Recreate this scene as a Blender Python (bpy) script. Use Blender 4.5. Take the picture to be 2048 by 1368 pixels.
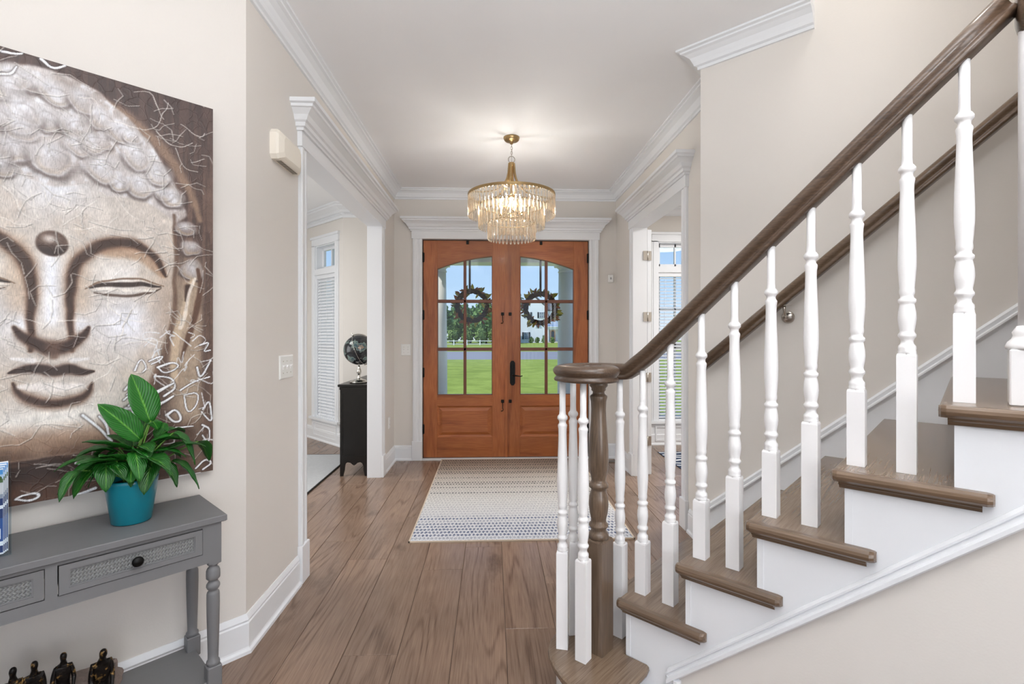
import bpy, bmesh, math, random
import numpy as np
from mathutils import Vector, Matrix
for o in list(bpy.data.objects): bpy.data.objects.remove(o, do_unlink=True)
SC = bpy.context.scene
COL = SC.collection
PI = math.pi
rnd = random.Random(7)

# ------------------------------------------------ camera
cam = bpy.data.cameras.new('camera'); cam.lens = 17.403; cam.sensor_width = 36; cam.shift_y = -16/2048
cam.clip_start = 0.02; cam.clip_end = 500
camo = bpy.data.objects.new('camera', cam); COL.objects.link(camo)
camo.location = (0, 0, 1.382); camo.rotation_euler = (PI/2, 0, -math.atan(40/990))
SC.camera = camo

# ------------------------------------------------ sky, sun, lamps, exposure
w = bpy.data.worlds.new('sky'); SC.world = w; w.use_nodes = True
nt = w.node_tree; nt.nodes.clear()
wo = nt.nodes.new('ShaderNodeOutputWorld'); bg = nt.nodes.new('ShaderNodeBackground')
tc = nt.nodes.new('ShaderNodeTexCoord'); sp = nt.nodes.new('ShaderNodeSeparateXYZ')
cr = nt.nodes.new('ShaderNodeValToRGB')
e = cr.color_ramp.elements
e[0].position = 0.0; e[0].color = (0.78, 0.88, 1.0, 1)
e[1].position = 0.30; e[1].color = (0.30, 0.52, 0.93, 1)
x = e.new(0.08); x.color = (0.52, 0.73, 1.0, 1)
x = e.new(1.0); x.color = (0.22, 0.38, 0.76, 1)
nt.links.new(tc.outputs['Generated'], sp.inputs[0]); nt.links.new(sp.outputs['Z'], cr.inputs[0])
nt.links.new(cr.outputs[0], bg.inputs[0]); bg.inputs[1].default_value = 0.64
nt.links.new(bg.outputs[0], wo.inputs[0])

def lamp(name, kind, loc, energy, color=(1, 1, 1), size=1.0, size_y=None, rot=(0, 0, 0), spread=None):
    d = bpy.data.lights.new(name, kind); d.energy = energy; d.color = color
    if kind == 'AREA':
        d.shape = 'RECTANGLE' if size_y else 'DISK'; d.size = size
        if size_y: d.size_y = size_y
        if spread: d.spread = spread
    elif kind == 'POINT': d.shadow_soft_size = size
    o = bpy.data.objects.new(name, d); COL.objects.link(o); o.location = loc; o.rotation_euler = rot
    return o
s = lamp('sun', 'SUN', (0, 30, 30), 2.4, (1, 0.96, 0.9)); s.data.angle = 0.02
s.rotation_euler = Vector((0.5, 0.36, -0.62)).to_track_quat('-Z', 'Y').to_euler()   # sun stands over the back of the house
LG = (1.0, 0.99, 0.975)
lamp('great_room_fill', 'AREA', (0.6, -4.2, 1.6), 16, (0.97, 0.985, 1.0), 6.0, 2.4, (PI/2, 0, 0))  # added broad fill behind the camera, evens out the interior
lamp('great_room_side_fill', 'AREA', (2.6, -3.4, 1.3), 40, (0.985, 0.99, 1.0), 2.6, 2.2, (PI/2, 0, math.radians(40)))  # added low fill for the console wall, no window stands here
lamp('ceiling_bounce_fill', 'AREA', (0.35, -0.1, 2.0), 68, (0.985, 0.99, 1.0), 0.9, None, (PI, 0, 0))      # added fill, unseen, aimed up to brighten the ceiling
lamp('stairwell_fill', 'AREA', (1.75, 1.35, 5.2), 26, LG, 1.2)  # unseen fill added at the top of the stairwell
lamp('dining_top_fill', 'AREA', (-3.0, 4.2, 2.85), 22, LG, 1.2)  # fill added under the dining room ceiling, no fixture modelled
lamp('study_fill', 'AREA', (2.9, 4.2, 2.85), 42, LG, 1.2)  # out-of-view fill added to brighten the study and the hall beside it
lamp('dining_side_fill', 'AREA', (-4.2, 3.6, 1.5), 26, (0.95, 0.98, 1), 2.0, 1.8, (PI/2, 0, -PI/2))  # fill added to shine across the dining room, the wall behind has no window
SC.view_settings.view_transform = 'Standard'; SC.view_settings.look = 'None'
SC.view_settings.exposure = 0.70; SC.view_settings.gamma = 1; SC.view_settings.use_curve_mapping = False

# ------------------------------------------------ materials
def lin(c):
    return tuple(((v/255)/12.92 if v/255 <= 0.04045 else ((v/255+0.055)/1.055)**2.4) for v in c) + (1,)
def newmat(name):
    m = bpy.data.materials.new(name); m.use_nodes = True
    return m, m.node_tree, m.node_tree.nodes['Principled BSDF']
def N(nt, t, **k):
    n = nt.nodes.new('ShaderNode'+t)
    for a, b in k.items(): setattr(n, a, b)
    return n
def mat(name, c, rough=0.5, metal=0.0, var=0.06, vs=(6, 6, 6), bump=0.0, bs=80.0, coat=0.0, spec=0.5):
    m, nt, p = newmat(name)
    tcn = N(nt, 'TexCoord'); mp = N(nt, 'Mapping'); nz = N(nt, 'TexNoise'); mp.inputs['Scale'].default_value = vs
    nz.inputs['Scale'].default_value = 1.0; nz.inputs['Detail'].default_value = 4
    nt.links.new(tcn.outputs['Object'], mp.inputs[0]); nt.links.new(mp.outputs[0], nz.inputs[0])
    mx = N(nt, 'Mix', data_type='RGBA')
    b = lin(c); mx.inputs[6].default_value = tuple(v*(1-var) for v in b[:3])+(1,)
    mx.inputs[7].default_value = tuple(min(1, v*(1+var)) for v in b[:3])+(1,)
    nt.links.new(nz.outputs['Fac'], mx.inputs[0]); nt.links.new(mx.outputs[2], p.inputs['Base Color'])
    p.inputs['Roughness'].default_value = rough; p.inputs['Metallic'].default_value = metal
    p.inputs['Specular IOR Level'].default_value = spec
    if coat: p.inputs['Coat Weight'].default_value = coat; p.inputs['Coat Roughness'].default_value = 0.12
    if bump:
        n2 = N(nt, 'TexNoise'); n2.inputs['Scale'].default_value = bs; n2.inputs['Detail'].default_value = 3
        bp = N(nt, 'Bump'); bp.inputs['Strength'].default_value = bump; bp.inputs['Distance'].default_value = 0.002
        nt.links.new(tcn.outputs['Object'], n2.inputs[0]); nt.links.new(n2.outputs['Fac'], bp.inputs['Height'])
        nt.links.new(bp.outputs[0], p.inputs['Normal'])
    return m
def wood(name, light, mid, dark, axis, rough=0.35, ring=26.0, stretch=14.0, per_obj=0.10, coat=0.0, knots=0.0, bump=0.25, fine=1.0):
    """oak-like grain running along the given axis (0,1,2) of the object"""
    m, nt, p = newmat(name); L = nt.links.new
    tcn = N(nt, 'TexCoord'); oi = N(nt, 'ObjectInfo')
    off = N(nt, 'VectorMath', operation='SCALE'); off.inputs[0].default_value = (31.7, 17.3, 23.1)
    L(oi.outputs['Random'], off.inputs['Scale'])
    ad = N(nt, 'VectorMath', operation='ADD'); L(tcn.outputs['Object'], ad.inputs[0]); L(off.outputs[0], ad.inputs[1])
    # slow warp: thin cathedral lines, strongest in patches
    sc = [4.2]*3; sc[axis] = 0.50
    mp = N(nt, 'Mapping'); mp.inputs['Scale'].default_value = sc; L(ad.outputs[0], mp.inputs[0])
    n1 = N(nt, 'TexNoise'); n1.inputs['Scale'].default_value = 1.0; n1.inputs['Detail'].default_value = 1.5; n1.inputs['Roughness'].default_value = 0.4
    L(mp.outputs[0], n1.inputs[0])
    mu = N(nt, 'Math', operation='MULTIPLY'); mu.inputs[1].default_value = ring; L(n1.outputs['Fac'], mu.inputs[0])
    fr0 = N(nt, 'Math', operation='PINGPONG'); fr0.inputs[1].default_value = 1.0; L(mu.outputs[0], fr0.inputs[0])
    fr1 = N(nt, 'MapRange', interpolation_type='SMOOTHSTEP'); fr1.inputs[1].default_value = 0.0; fr1.inputs[2].default_value = 0.55; fr1.inputs[3].default_value = 0.22; fr1.inputs[4].default_value = 0.62; L(fr0.outputs[0], fr1.inputs[0])
    scm = [7.0]*3; scm[axis] = 1.1
    mpm = N(nt, 'Mapping'); mpm.inputs['Scale'].default_value = scm; L(ad.outputs[0], mpm.inputs[0])
    nm_ = N(nt, 'TexNoise'); nm_.inputs['Scale'].default_value = 1.0; nm_.inputs['Detail'].default_value = 2; L(mpm.outputs[0], nm_.inputs[0])
    mk_ = N(nt, 'MapRange', interpolation_type='SMOOTHSTEP'); mk_.inputs[1].default_value = 0.42; mk_.inputs[2].default_value = 0.62; L(nm_.outputs['Fac'], mk_.inputs[0])
    fr = N(nt, 'Mix', data_type='FLOAT'); fr.inputs[2].default_value = 0.56; L(mk_.outputs[0], fr.inputs[0]); L(fr1.outputs[0], fr.inputs[3])
    # fine fibres
    sc2 = [220.0*fine]*3; sc2[axis] = 220.0*fine/stretch/2
    mp2 = N(nt, 'Mapping'); mp2.inputs['Scale'].default_value = sc2; L(ad.outputs[0], mp2.inputs[0])
    n2 = N(nt, 'TexNoise'); n2.inputs['Scale'].default_value = 1.0; n2.inputs['Detail'].default_value = 3; L(mp2.outputs[0], n2.inputs[0])
    mixf = N(nt, 'Mix', data_type='FLOAT'); mixf.inputs[0].default_value = 0.55
    L(fr.outputs[0], mixf.inputs[2]); L(n2.outputs['Fac'], mixf.inputs[3])
    rmp = N(nt, 'ValToRGB'); el = rmp.color_ramp.elements
    el[0].position = 0.22; el[0].color = lin(dark); el[1].position = 0.72; el[1].color = lin(light)
    x = el.new(0.47); x.color = lin(mid); L(mixf.outputs[0], rmp.inputs[0])
    # cloudy tone + per object tone
    n3 = N(nt, 'TexNoise'); n3.inputs['Scale'].default_value = 2.2; n3.inputs['Detail'].default_value = 3; L(ad.outputs[0], n3.inputs[0])
    m1 = N(nt, 'MapRange'); m1.inputs[1].default_value = 0.3; m1.inputs[2].default_value = 0.7; m1.inputs[3].default_value = 0.86; m1.inputs[4].default_value = 1.12
    L(n3.outputs['Fac'], m1.inputs[0])
    m2 = N(nt, 'MapRange'); m2.inputs[3].default_value = 1-per_obj; m2.inputs[4].default_value = 1+per_obj; L(oi.outputs['Random'], m2.inputs[0])
    mm = N(nt, 'Math', operation='MULTIPLY'); L(m1.outputs[0], mm.inputs[0]); L(m2.outputs[0], mm.inputs[1])
    last = mm
    if knots:
        sc3 = [5.0]*3; sc3[axis] = 1.5
        mp3 = N(nt, 'Mapping'); mp3.inputs['Scale'].default_value = sc3; L(ad.outputs[0], mp3.inputs[0])
        n4 = N(nt, 'TexNoise'); n4.inputs['Scale'].default_value = 1; n4.inputs['Detail'].default_value = 5; n4.inputs['Roughness'].default_value = 0.7; L(mp3.outputs[0], n4.inputs[0])
        m4 = N(nt, 'MapRange'); m4.inputs[1].default_value = 0.60; m4.inputs[2].default_value = 0.74; m4.inputs[3].default_value = 1; m4.inputs[4].default_value = 1-knots
        L(n4.outputs['Fac'], m4.inputs[0]); mk = N(nt, 'Math', operation='MULTIPLY'); L(mm.outputs[0], mk.inputs[0]); L(m4.outputs[0], mk.inputs[1]); last = mk
    vm = N(nt, 'VectorMath', operation='SCALE'); L(rmp.outputs[0], vm.inputs[0]); L(last.outputs[0], vm.inputs['Scale'])
    L(vm.outputs[0], p.inputs['Base Color'])
    bp = N(nt, 'Bump'); bp.inputs['Strength'].default_value = bump; bp.inputs['Distance'].default_value = 0.001
    L(mixf.outputs[0], bp.inputs['Height']); L(bp.outputs[0], p.inputs['Normal'])
    p.inputs['Roughness'].default_value = rough
    if coat: p.inputs['Coat Weight'].default_value = coat; p.inputs['Coat Roughness'].default_value = 0.15
    return m
M = {}
M['wall'] = mat('wall_paint', (224, 219, 213), 0.75, var=0.02, vs=(1.5,)*3, bump=0.12, bs=160)
M['ceil'] = mat('ceiling_paint', (245, 245, 246), 0.85, var=0.01, bump=0.1, bs=120)
M['trim'] = mat('white_trim_paint', (234, 236, 239), 0.32, var=0.01)
M['balw'] = mat('white_baluster_paint', (244, 243, 243), 0.3, var=0.01)
M['plastic'] = mat('white_plastic', (240, 240, 238), 0.35, var=0.01)
M['cream'] = mat('cream_plastic', (240, 233, 220), 0.45, var=0.02)
M['floor'] = wood('floor_oak', (154, 130, 112), (134, 110, 93), (84, 65, 53), 1, rough=0.27, ring=34, per_obj=0.10, knots=0.45, bump=0.3, fine=0.8)
M['sub'] = mat('floor_gap', (88, 70, 58), 0.8)
M['tread'] = wood('tread_oak', (140, 121, 102), (114, 95, 78), (66, 52, 41), 1, rough=0.26, ring=34, per_obj=0.05, coat=0.25, bump=0.08)
M['nose'] = wood('nosing_oak', (126, 104, 84), (100, 80, 62), (62, 48, 36), 0, rough=0.28, ring=18, per_obj=0.05, coat=0.25, bump=0.3)
M['rail'] = wood('handrail_oak', (106, 85, 68), (78, 61, 48), (42, 32, 25), 0, rough=0.28, ring=16, per_obj=0.03, coat=0.35, bump=0.3)
M['newel'] = wood('newel_oak', (124, 104, 86), (96, 79, 64), (58, 46, 37), 2, rough=0.28, ring=20, per_obj=0.02, coat=0.35, bump=0.3)
M['doorv'] = wood('door_mahogany_vertical', (184, 114, 62), (158, 88, 45), (108, 56, 26), 2, rough=0.38, ring=12, per_obj=0.08, coat=0.15, bump=0.15)
M['doorh'] = wood('door_mahogany_horizontal', (184, 114, 62), (158, 88, 45), (108, 56, 26), 0, rough=0.38, ring=12, per_obj=0.08, coat=0.15, bump=0.15)
M['muntin'] = mat('muntin_wood', (116, 70, 50), 0.4, var=0.15, vs=(60, 60, 8))
M['black'] = mat('black_iron', (22, 21, 20), 0.4, metal=0.6)
M['blackwood'] = mat('black_lacquer', (14, 13, 13), 0.3, var=0.1)
M['nickel'] = mat('satin_nickel', (190, 184, 176), 0.28, metal=1.0)
M['chrome'] = mat('polished_silver', (215, 212, 205), 0.12, metal=1.0)
M['brass'] = mat('antique_brass', (176, 150, 108), 0.38, metal=1.0, var=0.12, vs=(40,)*3)
M['grey'] = mat('grey_paint', (116, 116, 118), 0.5, var=0.07, vs=(3, 12, 3), bump=0.15, bs=60)
M['teal'] = mat('teal_ceramic', (6, 122, 140), 0.28, var=0.06, coat=0.3)
M['soil'] = mat('potting_soil', (40, 28, 20), 0.95, bump=1.0, bs=120)
M['rub'] = mat('black_rubber', (18, 16, 15), 0.7)
M['col'] = mat('column_white', (240, 237, 232), 0.5, var=0.02)
M['asphalt'] = mat('asphalt', (138, 138, 146), 0.9, var=0.1, vs=(0.3, 2, 1))
M['concrete'] = mat('porch_concrete', (205, 200, 194), 0.9)
M['siding'] = mat('white_siding', (232, 236, 244), 0.7, var=0.01)
M['shutter'] = mat('black_shutter', (38, 44, 54), 0.5)
M['roof'] = mat('grey_shingles', (92, 94, 100), 0.9, var=0.15, vs=(2,)*3)
M['darkglass'] = mat('house_window_glass', (88, 102, 124), 0.1)
M['warmdoor'] = mat('tan_door', (196, 138, 96), 0.5)
M['stone'] = mat('rough_stone', (126, 112, 104), 0.95, var=0.3, vs=(70,)*3, bump=1.0, bs=150)
M['bark'] = mat('wreath_twigs', (46, 33, 24), 0.9, var=0.5, vs=(70,)*3, bump=0.8, bs=90)
M['ribbon'] = mat('wreath_hanger', (38, 38, 44), 0.5)
M['berry'] = mat('red_wreath_flower', (190, 70, 56), 0.7, var=0.3, vs=(60,)*3)

def glassmat(name, col=(1, 1, 1, 1), rough=0.0, ior=1.45, thin=True):
    m, nt, p = newmat(name)
    if thin:
        nt.nodes.remove(p); o = nt.nodes['Material Output']
        t = N(nt, 'BsdfTransparent'); t.inputs[0].default_value = col
        g = N(nt, 'BsdfGlossy'); g.inputs['Roughness'].default_value = rough
        f = N(nt, 'Fresnel'); f.inputs[0].default_value = ior; mx = N(nt, 'MixShader')
        ge = N(nt, 'NewGeometry'); iv = N(nt, 'Math', operation='SUBTRACT'); iv.inputs[0].default_value = 1.0; nt.links.new(ge.outputs['Backfacing'], iv.inputs[1])
        fm = N(nt, 'Math', operation='MULTIPLY'); nt.links.new(f.outputs[0], fm.inputs[0]); nt.links.new(iv.outputs[0], fm.inputs[1])
        nt.links.new(fm.outputs[0], mx.inputs[0]); nt.links.new(t.outputs[0], mx.inputs[1]); nt.links.new(g.outputs[0], mx.inputs[2])
        nt.links.new(mx.outputs[0], o.inputs[0])
    else:
        p.inputs['Base Color'].default_value = col; p.inputs['Transmission Weight'].default_value = 1; p.inputs['IOR'].default_value = ior
        p.inputs['Roughness'].default_value = rough
    return m
M['glass'] = glassmat('window_glass', (0.97, 0.985, 0.98, 1))
M['acrylic'] = glassmat('clear_acrylic', (0.93, 0.96, 0.98, 1), 0.03)
def crystalmat():
    m, nt, p = newmat('cut_crystal'); L = nt.links.new
    nt.nodes.remove(p); o = nt.nodes['Material Output']
    t = N(nt, 'BsdfTransparent'); t.inputs[0].default_value = (1, 0.96, 0.9, 1)
    g = N(nt, 'BsdfGlass'); g.inputs['Roughness'].default_value = 0.04; g.inputs['IOR'].default_value = 1.5; g.inputs['Color'].default_value = (1, 0.96, 0.9, 1)
    tr = N(nt, 'BsdfTranslucent'); tr.inputs[0].default_value = (1, 0.93, 0.82, 1)
    a = N(nt, 'MixShader'); a.inputs[0].default_value = 0.62; L(t.outputs[0], a.inputs[1]); L(g.outputs[0], a.inputs[2])
    b = N(nt, 'MixShader'); b.inputs[0].default_value = 0.035; L(a.outputs[0], b.inputs[1]); L(tr.outputs[0], b.inputs[2])
    L(b.outputs[0], o.inputs[0]); return m
M['crystal'] = crystalmat()
def emis(name, c, s):
    m, nt, p = newmat(name); p.inputs['Emission Color'].default_value = c; p.inputs['Emission Strength'].default_value = s
    return m
M['bulb'] = emis('bulb_glow', (1, 0.80, 0.52, 1), 3)
def leafmat(name, c1, c2, vein, rough=0.35, trans=0.15):
    m, nt, p = newmat(name); L = nt.links.new
    tcn = N(nt, 'TexCoord'); oi = N(nt, 'ObjectInfo')
    wv = N(nt, 'TexWave'); wv.inputs['Scale'].default_value = 2.2; wv.inputs['Distortion'].default_value = 0.4
    mp = N(nt, 'Mapping'); mp.inputs['Scale'].default_value = (1, 1, 1); L(tcn.outputs['UV'], mp.inputs[0])
    # UV: x along the leaf, y 0..1 across; veins sweep forward from the midrib
    sx = N(nt, 'SeparateXYZ'); L(mp.outputs[0], sx.inputs[0])
    a = N(nt, 'Math', operation='SUBTRACT'); a.inputs[1].default_value = 0.5; L(sx.outputs['Y'], a.inputs[0])
    ab = N(nt, 'Math', operation='ABSOLUTE'); L(a.outputs[0], ab.inputs[0])
    mu = N(nt, 'Math', operation='MULTIPLY_ADD'); mu.inputs[1].default_value = -0.9; L(ab.outputs[0], mu.inputs[0]); L(sx.outputs['X'], mu.inputs[2])
    m3 = N(nt, 'Math', operation='MULTIPLY'); m3.inputs[1].default_value = 70; L(mu.outputs[0], m3.inputs[0])
    sn = N(nt, 'Math', operation='SINE'); L(m3.outputs[0], sn.inputs[0])
    mr = N(nt, 'MapRange'); mr.inputs[1].default_value = -1; L(sn.outputs[0], mr.inputs[0])
    mx = N(nt, 'Mix', data_type='RGBA'); mx.inputs[6].default_value = lin(c1); mx.inputs[7].default_value = lin(c2); L(mr.outputs[0], mx.inputs[0])
    mid = N(nt, 'MapRange'); mid.inputs[1].default_value = 0.015; mid.inputs[2].default_value = 0.05; mid.inputs[3].default_value = 1; mid.inputs[4].default_value = 0; L(ab.outputs[0], mid.inputs[0])
    m2 = N(nt, 'Mix', data_type='RGBA'); m2.inputs[7].default_value = lin(vein); L(mid.outputs[0], m2.inputs[0]); L(mx.outputs[2], m2.inputs[6])
    hs = N(nt, 'HueSaturation'); r = N(nt, 'MapRange'); r.inputs[3].default_value = 0.7; r.inputs[4].default_value = 1.35; L(oi.outputs['Random'], r.inputs[0]); L(r.outputs[0], hs.inputs['Value'])
    L(m2.outputs[2], hs.inputs['Color']); L(hs.outputs[0], p.inputs['Base Color'])
    bp = N(nt, 'Bump'); bp.inputs['Strength'].default_value = 0.5; bp.inputs['Distance'].default_value = 0.0015; L(mr.outputs[0], bp.inputs['Height']); L(bp.outputs[0], p.inputs['Normal'])
    p.inputs['Roughness'].default_value = rough
    return m
M['leaf'] = leafmat('lily_leaf', (18, 80, 20), (34, 104, 28), (80, 138, 48))
M['wleaf'] = leafmat('wreath_leaf', (110, 118, 44), (150, 146, 60), (160, 150, 70), 0.7)
M['wleaf2'] = leafmat('wreath_leaf_brown', (120, 76, 52), (150, 92, 60), (130, 84, 54), 0.8)
def foliage(name, a, b):
    m, nt, p = newmat(name); L = nt.links.new
    tcn = N(nt, 'TexCoord'); nz = N(nt, 'TexNoise'); nz.inputs['Scale'].default_value = 0.9; nz.inputs['Detail'].default_value = 8; nz.inputs['Roughness'].default_value = 0.75
    L(tcn.outputs['Object'], nz.inputs[0]); r = N(nt, 'ValToRGB'); r.color_ramp.elements[0].position = 0.38; r.color_ramp.elements[1].position = 0.62
    r.color_ramp.elements[0].color = lin(a); r.color_ramp.elements[1].color = lin(b); L(nz.outputs['Fac'], r.inputs[0]); L(r.outputs[0], p.inputs['Base Color'])
    p.inputs['Roughness'].default_value = 0.9
    return m
M['fol'] = foliage('tree_leaves', (44, 74, 44), (120, 156, 92))
M['fol2'] = foliage('bush_leaves', (56, 84, 40), (138, 164, 96))
M['grass'] = foliage('lawn_grass', (122, 140, 38), (152, 168, 66))

# ------------------------------------------------ mesh helpers
class MB:
    def __init__(s): s.v = []; s.f = []; s.sm = []; s.uv = None
    def add(s, vs, fs, smooth=False):
        b = len(s.v); s.v += [tuple(q) for q in vs]; s.f += [tuple(b+i for i in f) for f in fs]; s.sm += [smooth]*len(fs); return s
    def box(s, x0, x1, y0, y1, z0, z1):
        x0, x1 = min(x0, x1), max(x0, x1); y0, y1 = min(y0, y1), max(y0, y1); z0, z1 = min(z0, z1), max(z0, z1)
        return s.add([(x0, y0, z0), (x1, y0, z0), (x1, y1, z0), (x0, y1, z0), (x0, y0, z1), (x1, y0, z1), (x1, y1, z1), (x0, y1, z1)],
                     [(0, 3, 2, 1), (4, 5, 6, 7), (0, 1, 5, 4), (1, 2, 6, 5), (2, 3, 7, 6), (3, 0, 4, 7)])
    def cbox(s, x0, x1, y0, y1, z0, z1, c=0.003):
        """box with chamfered vertical and top/bottom edges"""
        n = []
        for z, i in ((z0, c), (z0+c, 0), (z1-c, 0), (z1, c)):
            n.append([(x0+c+i, y0+i, z), (x1-c-i, y0+i, z), (x1-i, y0+c+i, z), (x1-i, y1-c-i, z), (x1-c-i, y1-i, z), (x0+c+i, y1-i, z), (x0+i, y1-c-i, z), (x0+i, y0+c+i, z)])
        return s.loft(n)
    def loft(s, rings, caps=True, smooth=False, close=True):
        k = len(rings[0]); vs = [p for r in rings for p in r]; fs = []
        for i in range(len(rings)-1):
            for j in range(k if close else k-1):
                a = i*k+j; b = i*k+(j+1) % k
                fs.append((a, b, b+k, a+k))
        b0 = len(s.v); s.add(vs, fs, smooth)
        if caps:
            s.f.append(tuple(b0+i for i in reversed(range(k)))); s.sm.append(False)
            s.f.append(tuple(b0+(len(rings)-1)*k+i for i in range(k))); s.sm.append(False)
        return s
    def prism(s, poly, z0, z1, axis=2):
        """extrude 2D polygon; axis 2: (x,y) poly along z; axis 1: (x,z) poly along y; axis 0: (y,z) poly along x"""
        def P(a, b, c): return (a, b, c) if axis == 2 else ((a, c, b) if axis == 1 else (c, a, b))
        return s.loft([[P(a, b, z0) for a, b in poly], [P(a, b, z1) for a, b in poly]])
    def lathe(s, prof, cx, cy, seg=20, smooth=True, caps=True):
        return s.loft([[(cx+r*math.cos(2*PI*j/seg), cy+r*math.sin(2*PI*j/seg), z) for j in range(seg)] for r, z in prof], caps, smooth)
    def tube(s, pts, r, seg=8, smooth=True):
        rings = []; pts = [Vector(p) for p in pts]; rr = r if isinstance(r, (list, tuple)) else [r]*len(pts)
        up = None
        for i, p in enumerate(pts):
            t = (pts[min(i+1, len(pts)-1)]-pts[max(i-1, 0)]).normalized()
            if up is None: up = Vector((0, 0, 1)) if abs(t.z) < 0.9 else Vector((1, 0, 0))
            a = t.cross(up).normalized(); up = a.cross(t).normalized()
            rings.append([tuple(p+(a*math.cos(2*PI*j/seg)+up*math.sin(2*PI*j/seg))*rr[i]) for j in range(seg)])
        return s.loft(rings, True, smooth)
    def rail(s, pts, prof, smooth=True):
        """sweep (side, up) profile along a 3D path keeping the side vector level"""
        rings = []; pts = [Vector(p) for p in pts]
        for i, p in enumerate(pts):
            t = (pts[min(i+1, len(pts)-1)]-pts[max(i-1, 0)]).normalized()
            a = t.cross(Vector((0, 0, 1))).normalized(); u = a.cross(t).normalized()
            rings.append([tuple(p+a*x+u*y) for x, y in prof])
        return s.loft(rings, True, smooth)
    def mould(s, path, prof, closed=False):
        """sweep moulding profile (out, z) along a 2D path; 'out' is to the left of travel, corners mitred"""
        n = len(path); rings = []
        for i in range(n):
            p = Vector(path[i])
            def nrm(a, b):
                d = (Vector(b)-Vector(a)).normalized(); return Vector((-d.y, d.x))
            if closed: n1 = nrm(path[i-1], path[i]); n2 = nrm(path[i], path[(i+1) % n])
            else:
                n1 = nrm(path[i-1], path[i]) if i > 0 else nrm(path[0], path[1]); n2 = nrm(path[i], path[i+1]) if i < n-1 else n1
            mt = (n1+n2); mt = mt/ max(1e-6, mt.dot(n1))
            rings.append([(p.x+mt.x*o, p.y+mt.y*o, z) for o, z in prof])
        if closed: rings.append(rings[0])
        return s.loft(rings, not closed)
    def sphere(s, c, r, seg=12, rings=8, sq=(1, 1, 1)):
        pr = []
        for i in range(rings+1):
            a = -PI/2+PI*i/rings
            pr.append([(c[0]+sq[0]*r*max(0.02, math.cos(a))*math.cos(2*PI*j/seg), c[1]+sq[1]*r*max(0.02, math.cos(a))*math.sin(2*PI*j/seg), c[2]+sq[2]*r*math.sin(a)) for j in range(seg)])
        return s.loft(pr, True, True)
    def build(s, name, m, parent=None, label=None, origin=None, shift=None):
        o0 = Vector(origin) if origin is not None else (Vector(parent['_o']) if parent is not None and '_o' in parent else Vector((0, 0, 0)))
        me = bpy.data.meshes.new(name); me.from_pydata([tuple(Vector(v)-o0) for v in s.v], [], s.f)
        me.polygons.foreach_set('use_smooth', s.sm)
        if s.uv:
            ul = me.uv_layers.new(name='UVMap')
            for p in me.polygons:
                for li, vi in zip(p.loop_indices, p.vertices): ul.data[li].uv = s.uv[vi]
        bm = bmesh.new(); bm.from_mesh(me); bmesh.ops.recalc_face_normals(bm, faces=bm.faces); bm.to_mesh(me); bm.free()
        me.materials.append(m); me.update()
        o = bpy.data.objects.new(name, me); COL.objects.link(o)
        o['_o'] = tuple(o0)
        if parent is not None: o.parent = parent
        if label: o['label'] = label
        return o
def tag(o, label=None, cat=None, group=None, kind=None):
    if label: o['label'] = label
    if cat: o['category'] = cat
    if group: o['group'] = group
    if kind: o['kind'] = kind
    return o
def R2(th, x, y): return (x*math.cos(th)-y*math.sin(th), x*math.sin(th)+y*math.cos(th))
def thing(name, origin, label, cat, rotz=0.0, group=None, kind=None):
    """Empty whose children are given in the frame turned by rotz about the world origin"""
    o = bpy.data.objects.new(name, None); COL.objects.link(o)
    x, y = R2(rotz, origin[0], origin[1]); o.location = (x, y, origin[2]); o.rotation_euler = (0, 0, rotz)
    o['_o'] = tuple(origin); o.empty_display_size = 0.1
    return tag(o, label, cat, group, kind)
def single(mb, name, m, origin, label, cat=None, rotz=0.0, group=None, kind=None):
    o = mb.build(name, m, None, origin=origin); x, y = R2(rotz, origin[0], origin[1])
    o.location = (x, y, origin[2]); o.rotation_euler = (0, 0, rotz)
    return tag(o, label, cat, group, kind)
def copy_tree(o, parent=None):
    c = o.copy(); COL.objects.link(c); c.parent = parent
    for ch in list(o.children): copy_tree(ch, c)
    return c
ST = -PI/4      # stair frame: x = s (up the flight), y = w (towards the stair wall)
LW = PI/4       # angled left wall frame: x = u (along the wall), y = m (towards the wall)
def wallbox(mb, a0, a1, t0, t1, z0, z1, holes=(), axis='x'):
    """wall slab along x (or y) with rectangular holes (a0,a1,z0,z1)"""
    def B(p0, p1, q0, q1):
        if p1-p0 < 1e-5 or q1-q0 < 1e-5: return
        mb.box(p0, p1, t0, t1, q0, q1) if axis == 'x' else mb.box(t0, t1, p0, p1, q0, q1)
    cur = a0
    for (h0, h1, k0, k1) in sorted(holes):
        B(cur, h0, z0, z1); B(h0, h1, z0, k0); B(h0, h1, k1, z1); cur = h1
    B(cur, a1, z0, z1)
    return mb
S = math.sqrt(.5)
RISE = .2013
SK = [None, -1.155]+[-.929+.2258*i for i in range(9)]        # riser lines s_1, s_2 ...
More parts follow.
